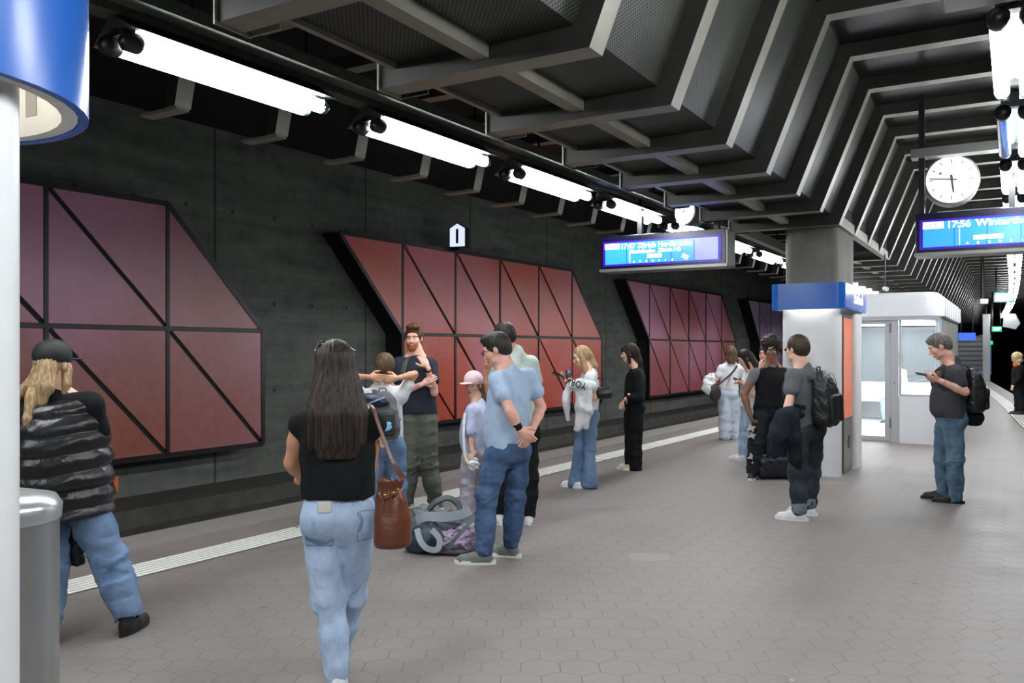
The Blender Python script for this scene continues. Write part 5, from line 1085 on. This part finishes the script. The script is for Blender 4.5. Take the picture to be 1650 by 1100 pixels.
# 12 man in the sleeveless black top
p = Per('curly haired man in black sleeveless top and headband facing the camera', 10.67, S_brown, .0075)
p.head((1243, 566), 2, 2, neck=(1243, 592)).eyes(brow=(20, 14, 12), lip=mat('brown_lip', (120, 66, 58), .45)).torso((1241, 660), 5, [(1216, 602, 0), (1270, 602, 0)], wf=1.14, df=1.08)
p.arm(0, (1199, 636, .0), (1207, 664, -.06), (1213, 682, -.08), palm=(1, 0, 0), curl=.6, r=1.2).arm(1, (1286, 636, .05), (1276, 668, .02), (1272, 686, 0), palm=(-1, 0, 0), r=1.2)
p.leg(0, (1226, 674), (1218, 716, -.04), (1213, 758, -.05), 10).leg(1, (1256, 674), (1262, 716, 0), (1268, 755, .12), -10)
p.top('sleeveless_top', M_black, sleeve=.0, hem=.04, off=.018, loose=.006, neckcut=.975, fold=.004).top('undershirt', cloth('grey_mesh', (112, 114, 116)), sleeve=.34, hem=.7, off=.004, neckcut=.97, sr=1.08, fold=.002)
p.pants('trousers', D_black, (.108, .092, .088, .085), fold=.009)
for (x, y, sz) in ((1212, 690, .05), (1213, 702, .045), (1212, 736, .05), (1216, 744, .045)):
    P_ = at(x, y, p.Y-.13); ms = MB(Matrix.Translation(P_)); pts_ = [(sz*(1 if j % 2 == 0 else .45)*math.cos(j*math.pi/4+.4), sz*(1 if j % 2 == 0 else .45)*math.sin(j*math.pi/4+.4)*1.1) for j in range(8)]
    ms.prism(pts_, 0, .07, 'y'); p.kids[-1][4].append(('white_patch', ms, mat('grey_white_patch', (176, 178, 180), .7), 0))
p.shoes(M_blkrub, M_sole, .28)
p.hair('afro', H_black, lambda F_, H, E: (E((0, -.02, .118), (.125, .122, .110), .03), E((0, .045, .120), (.105, .07, .06), .03)), th=.022)
H = p.H; hb = Fd().ell(H(0, -.008, .052), (.091, .112, .034), p.hf, .01).chain([H(-.085, -.02, .05), H(-.11, -.01, .02), H(-.118, .0, -.03)], [.016, .014, .010], .01); sw = MB(Matrix.Translation(H(0, .108, .052)) @ Matrix.Rotation(math.radians(-20), 4, 'Z'))
sw.prism([(-.034, -.006), (-.028, -.014), (-.012, -.012), (.036, .012), (-.014, -.002), (-.026, -.004), (-.030, .004)], -.004, .008, 'y')
p.add('headband', hb, M_black, .005, [('white_logo', sw, M_white, 0)]); p.done()
db = Fd(); dc = ground(1254, 774)+Vector((0, .18, .15)); db.rbox(dc, (.22, .13, .145), .08, None, .02).disp(lambda x, y, z: .008*folds(x, y, z, 18, 17)); o = smk('duffel_bag', db, mat('duffel_black', (22, 24, 30), .5, 0, .2, 14), None, .008); tag(o, 'black duffel bag with a blue top on the ground before the far pillar', 'bag')
smk('blue_top', Fd().ell(dc+Vector((.01, -.03, .10)), (.13, .09, .055), None, .01), mat('royal_blue_nylon', (48, 66, 120), .4, 0, .2, 14), o, .007)
strap([dc+Vector((-.12, -.1, .12)), dc+Vector((-.05, -.13, .2)), dc+Vector((.06, -.13, .2)), dc+Vector((.13, -.1, .12))], .03, M_black, 'handle', o, (0, -1, .2))
p = Per('person half hidden behind the curly haired man holding a phone to the ear', 11.7, S_pink, .009)
p.head((1233, 571), 20, 0, neck=(1235, 597)).eyes().torso((1237, 655), 20, [(1226, 606, 0), (1252, 606, 0)], wf=.85, df=.9)
p.arm(0, (1222, 622, -.10), (1225, 590, -.16), (1227, 574, -.12), palm=(1, .4, 0), curl=.8, r=.85).arm(1, (1254, 640, 0), (1250, 660, -.1), (1248, 668, -.1))
p.leg(0, (1231, 672), (1231, 705), (1231, 739), 20, .9).leg(1, (1243, 672), (1243, 705), (1243, 739), 0, .9)
p.top('tee_shirt', M_white, sleeve=.5, hem=.05).pants('trousers', M_black, (.09, .075, .07, .07)).shoes(M_white, M_sole, .25).hair('short', H_dark, th=.01).done()
# 14 man in the grey tee with the black backpack
p = Per('man in grey tee and black backpack seen from behind by the far pillar', 8.13, S_fair, .0065, hs=1.05)
p.head((1284, 562), 128, 5, neck=(1294, 596)).eyes().torso((1299, 690), 118, [(1311, 604, .15), (1278, 606, -.15)], wf=1.08, df=1.08, belly=.03)
p.arm(0, (1326, 652, .1), (1316, 690, .05), (1310, 705, 0)).arm(1, (1272, 646, -.22), (1265, 675, -.30), (1262, 688, -.34))
p.leg(1, (1287, 705, -.07), (1285, 760, -.10), (1288, 822, -.11), 100).leg(0, (1310, 705, .08), (1308, 760, .12), (1304, 812, .15), 108)
p.top('tee_shirt', cloth('grey_cotton', (96, 99, 102), noise=.06), sleeve=.55, hem=.04, sr=1.3, loose=.015, fold=.006, seed=61).pants('jeans', D_dark, (.10, .083, .074, .064), fold=.008, seed=19)
for i in (0, 1): h_, kn, a_, t_ = p.legs[i]; d_ = (kn-a_).normalized(); p.kids[-1][4].append(('turned_cuff', Fd().cone(a_+d_*.045, a_+d_*.01, .070, .071, .004), denim('cuff_denim', (92, 102, 112), (130, 140, 150)), .006))
p.shoes(M_white, M_sole, .30).hair('short', hairm('brown_short_hair', (40, 32, 26), (78, 64, 52)), th=.012)
H = p.H; gl = Fd()
gl.cone(H(.062, .09, .008), H(.080, .0, .008), .003, .003, .002).cone(H(-.062, .09, .008), H(-.080, .0, .008), .003, .003, .002)
for q in (-1, 1): gl.ell(H(q*.034, .096, .0), (.022, .003, .015), p.hf, .002)
p.add('sunglasses', gl, M_black, .0035); p.done(); pg = p
backpack(p, .31, .52, .19, mat('backpack_black', (20, 22, 22), .5, 0, .2, 20), 'black backpack on the man in the grey tee', base=-.02)
ja = Fd(); A_ = lambda x, y, d=0.: at(x, y, 8.13+d)
ja.chain([A_(1258, 668, -.36), A_(1272, 664, -.34), A_(1290, 668, -.3)], [.05, .06, .04], .03).chain([A_(1262, 672, -.38), A_(1256, 700, -.40), A_(1249, 728, -.38)], [.075, .085, .06], .03).chain([A_(1275, 672, -.38), A_(1278, 705, -.38), A_(1282, 738, -.34), A_(1286, 752, -.32)], [.07, .075, .06, .03], .03).chain([A_(1252, 680, -.36), A_(1243, 705, -.36), A_(1241, 728, -.35)], [.04, .045, .035], .02)
ja.disp(lambda x, y, z: .012*folds(x, y, z, 20, 23, (1, 1, .5))); o = smk('jacket', ja, cloth('dark_navy_jacket', (26, 32, 40)), None, .007); tag(o, 'dark navy jacket draped over the forearm of the man in grey', 'jacket')
# 15 man with phone at right
p = Per('grey haired man in charcoal tee looking at his phone at right', 9.02, S_pink, .0065, hs=1.08)
p.head((1514, 558), 85, 28, neck=(1532, 585)).eyes(brow=(70, 66, 62)).torso((1529, 674), 72, [(1529, 601, .17), (1538, 603, -.17)], wf=1.12, df=1.14, belly=.045)
p.arm(0, (1526, 636, .2), (1506, 614, .05), (1491, 606, .0), palm=(.3, 0, 1), curl=.5, r=1.05).arm(1, (1555, 631, -.22), (1514, 613, -.2), (1494, 606, -.13), palm=(0, .5, 1), curl=.55, r=1.12)
p.leg(0, (1522, 690, .09), (1519, 742, .10), (1521, 795, .14), 84).leg(1, (1536, 690, -.09), (1539, 742, -.10), (1540, 801, -.09), 90)
p.top('tee_shirt', cloth('charcoal_cotton', (62, 63, 66), noise=.06), sleeve=.52, hem=.02, sr=1.35, loose=.014, fold=.006, seed=71).pants('jeans', D_teal, (.102, .083, .076, .070), fold=.008, seed=29)
p.shoes(M_blkrub, M_blkrub, .30).hair('short', H_grey, lambda F_, H, E: E((0, .02, .09), (.066, .07, .035), .03), th=.008)
lg = MB(Matrix.Translation(p.T(-.06, .205, .70))); X_, Y_, Z_ = p.tx, p.ty, p.tz
cp_ = p.T(-.06, .128, .76); 
p.kids.append(('orange_print', Fd().rbox(cp_, (.045, .028, .05), .012, p.tf, .01), mat('orange_red_print', (150, 62, 40), .7, 0, .3, 50), .005, []))
p.done(); phone(at(1487, 603, 8.93), (-.9, 0, .15), 'phone held by the grey haired man at right')
o, c = backpack(p, .30, .46, .20, MATS['backpack_black'], 'black backpack on the grey haired man with the phone')
lb = smk('pouch', Fd().ell(p.T(.02, -.26, .02), (.10, .075, .085), None, .02).disp(lambda x, y, z: .006*folds(x, y, z, 24, 5)), M_black, None, .007); tag(lb, 'small black pouch hanging below the right man backpack', 'bag')
# 16 far woman, 17 seated person
p = Per('far woman in black with curly blond hair at the right border', 21.1, S_fair, .015)
p.head((1637, 576), 70, 5, neck=(1641, 588)).torso((1642, 617), 75, [(1639, 593, .14), (1645, 593, -.14)], wf=1.05, df=1.1)
p.arm(0, (1636, 607, .15), (1632, 618, .1), (1631, 622, .1)).arm(1, (1643, 608, -.2), (1634, 620, -.2), (1631, 624, -.2))
p.leg(0, (1640, 622, .08), (1641, 643, .06), (1640, 662, .0), 80).leg(1, (1646, 622, -.08), (1647, 643, -.06), (1647, 661, -.2), 95)
p.top('coat', M_black, hem=-.05, long=True, off=.025, sr=1.3).pants('trousers', M_black, (.11, .09, .08, .08)).shoes(M_blkrub, M_blkrub, .27)
p.hair('afro', hairm('curly_blond', (190, 160, 110), (240, 220, 180)), lambda F_, H, E: (E((0, -.03, .03), (.12, .13, .11)), E((0, -.06, -.08), (.11, .10, .07))), th=.02, res=.01)
p.add('orange_scarf', Fd().cone(p.T(0, .0, .93), p.T(0, .03, 1.03), .105, .09), mat('orange_scarf', (225, 110, 40), .8), .012); p.done()
p = Per('person in jeans sitting on the bench inside the waiting room', 18.95, S_fair, .013)
p.head((1446, 577), 30, 10, neck=(1445, 594)).torso((1444, 640), 30, [(1435, 600, 0), (1456, 600, 0)], wf=1., df=1.)
p.arm(0, (1432, 620, -.05), (1428, 634, -.25), (1426, 636, -.3)).arm(1, (1459, 620, -.05), (1450, 636, -.25), (1446, 638, -.3))
p.leg(0, (1439, 641, -.05), (1424, 641, -.48), (1427, 677, -.52), 30).leg(1, (1450, 641, -.05), (1442, 642, -.48), (1443, 677, -.5), 20)
p.top('sweater', cloth('pale_sweater', (214, 208, 204)), hem=.0, long=True).pants('jeans', D_light, (.09, .08, .07, .07)).shoes(cloth('grey_shoe', (70, 70, 72)), M_sole, .28).hair('short', H_brown).done()
# ---------------------------------------------------------------- bags heaped on the platform
A_ = lambda x, y, d=0.: at(x, y, 7.05+d)
b = Fd().ell(A_(708, 848, .12), (.30, .20, .13), None, .03).ell(A_(690, 835, .15), (.14, .12, .12), None, .03).ell(A_(740, 838, .15), (.12, .12, .10), None, .03).disp(lambda x, y, z: .016*folds(x, y, z, 18, 33)+.008*folds(x, y, z, 44, 34))
o = smk('travel_backpack', b, mat('grey_green_nylon', (96, 106, 108), .5, 0, .3, 14), None, .006); tag(o, 'grey green travel backpack lying on top of the heap of bags', 'backpack')
m_sg = mat('pale_grey_webbing', (150, 158, 164), .7)
strap([A_(672, 838, -.10), A_(688, 832, -.14), A_(715, 833, -.15), A_(742, 829, -.12), A_(757, 823, -.05)], .075, m_sg, 'padded_strap', o, (0, -1, .3), .03)
strap([A_(690, 822, -.0), A_(703, 808, -.03), A_(722, 802, .0), A_(738, 812, .03), A_(742, 828, .0)], .05, mat('dark_grey_webbing', (84, 92, 92), .7), 'carry_strap', o, (0, -.6, .8), .02)
strap([A_(668, 820, .05), A_(676, 832, -.02), A_(690, 838, -.06)], .03, mat('dark_grey_webbing', (84, 92, 92), .7), 'side_strap', o, (0, -.6, .8), .012)
A_ = lambda x, y, d=0.: at(x, y, 6.72+d)
b = Fd().ell(A_(684, 872, .1), (.165, .15, .13), None, .03).half((0, 0, .012), (0, 0, -1), .01).disp(lambda x, y, z: .008*folds(x, y, z, 20, 35)); o = smk('day_pack', b, mat('navy_teal_nylon', (32, 48, 66), .45, 0, .2, 14), None, .006); tag(o, 'dark navy day pack at the left foot of the heap of bags', 'backpack')
strap([A_(672, 852, -.03), A_(678, 872, -.08), A_(690, 884, -.10), A_(705, 884, -.08), A_(708, 868, -.06), A_(696, 853, -.03)], .045, m_sg, 'padded_strap', o, (0, -1, .2), .02)
A_ = lambda x, y, d=0.: at(x, y, 6.85+d)
b = Fd().ell(A_(735, 874, 0), (.17, .13, .095), None, .03).ell(A_(756, 862, .05), (.10, .10, .10), None, .03).ell(A_(716, 880, -.05), (.12, .08, .06), None, .02).half((0, 0, .012), (0, 0, -1), .01).disp(lambda x, y, z: .020*folds(x, y, z, 26, 37)+.008*folds(x, y, z, 60, 38)); o = smk('lilac_jacket', b, mat('lilac_nylon', (150, 132, 158), .4, 0, .25, 10), None, .006); tag(o, 'crumpled lilac jacket heaped against the bags on the ground', 'jacket')
b = Fd().ell(A_(726, 890, -.14), (.16, .07, .035), None, .02).half((0, 0, .008), (0, 0, -1), .008).disp(lambda x, y, z: .006*folds(x, y, z, 24, 38)); o = smk('black_pouch', b, mat('black_nylon', (30, 30, 34), .5), None, .006); tag(o, 'flat black bag on the ground in front of the lilac jacket', 'bag')
strap([at(722, 884, 6.6), at(735, 866, 6.6), at(752, 848, 6.68), at(762, 832, 6.8)], .03, mat('dark_grey_webbing', (84, 92, 92), .7), 'long_strap', o, (0, -1, .3), .012)
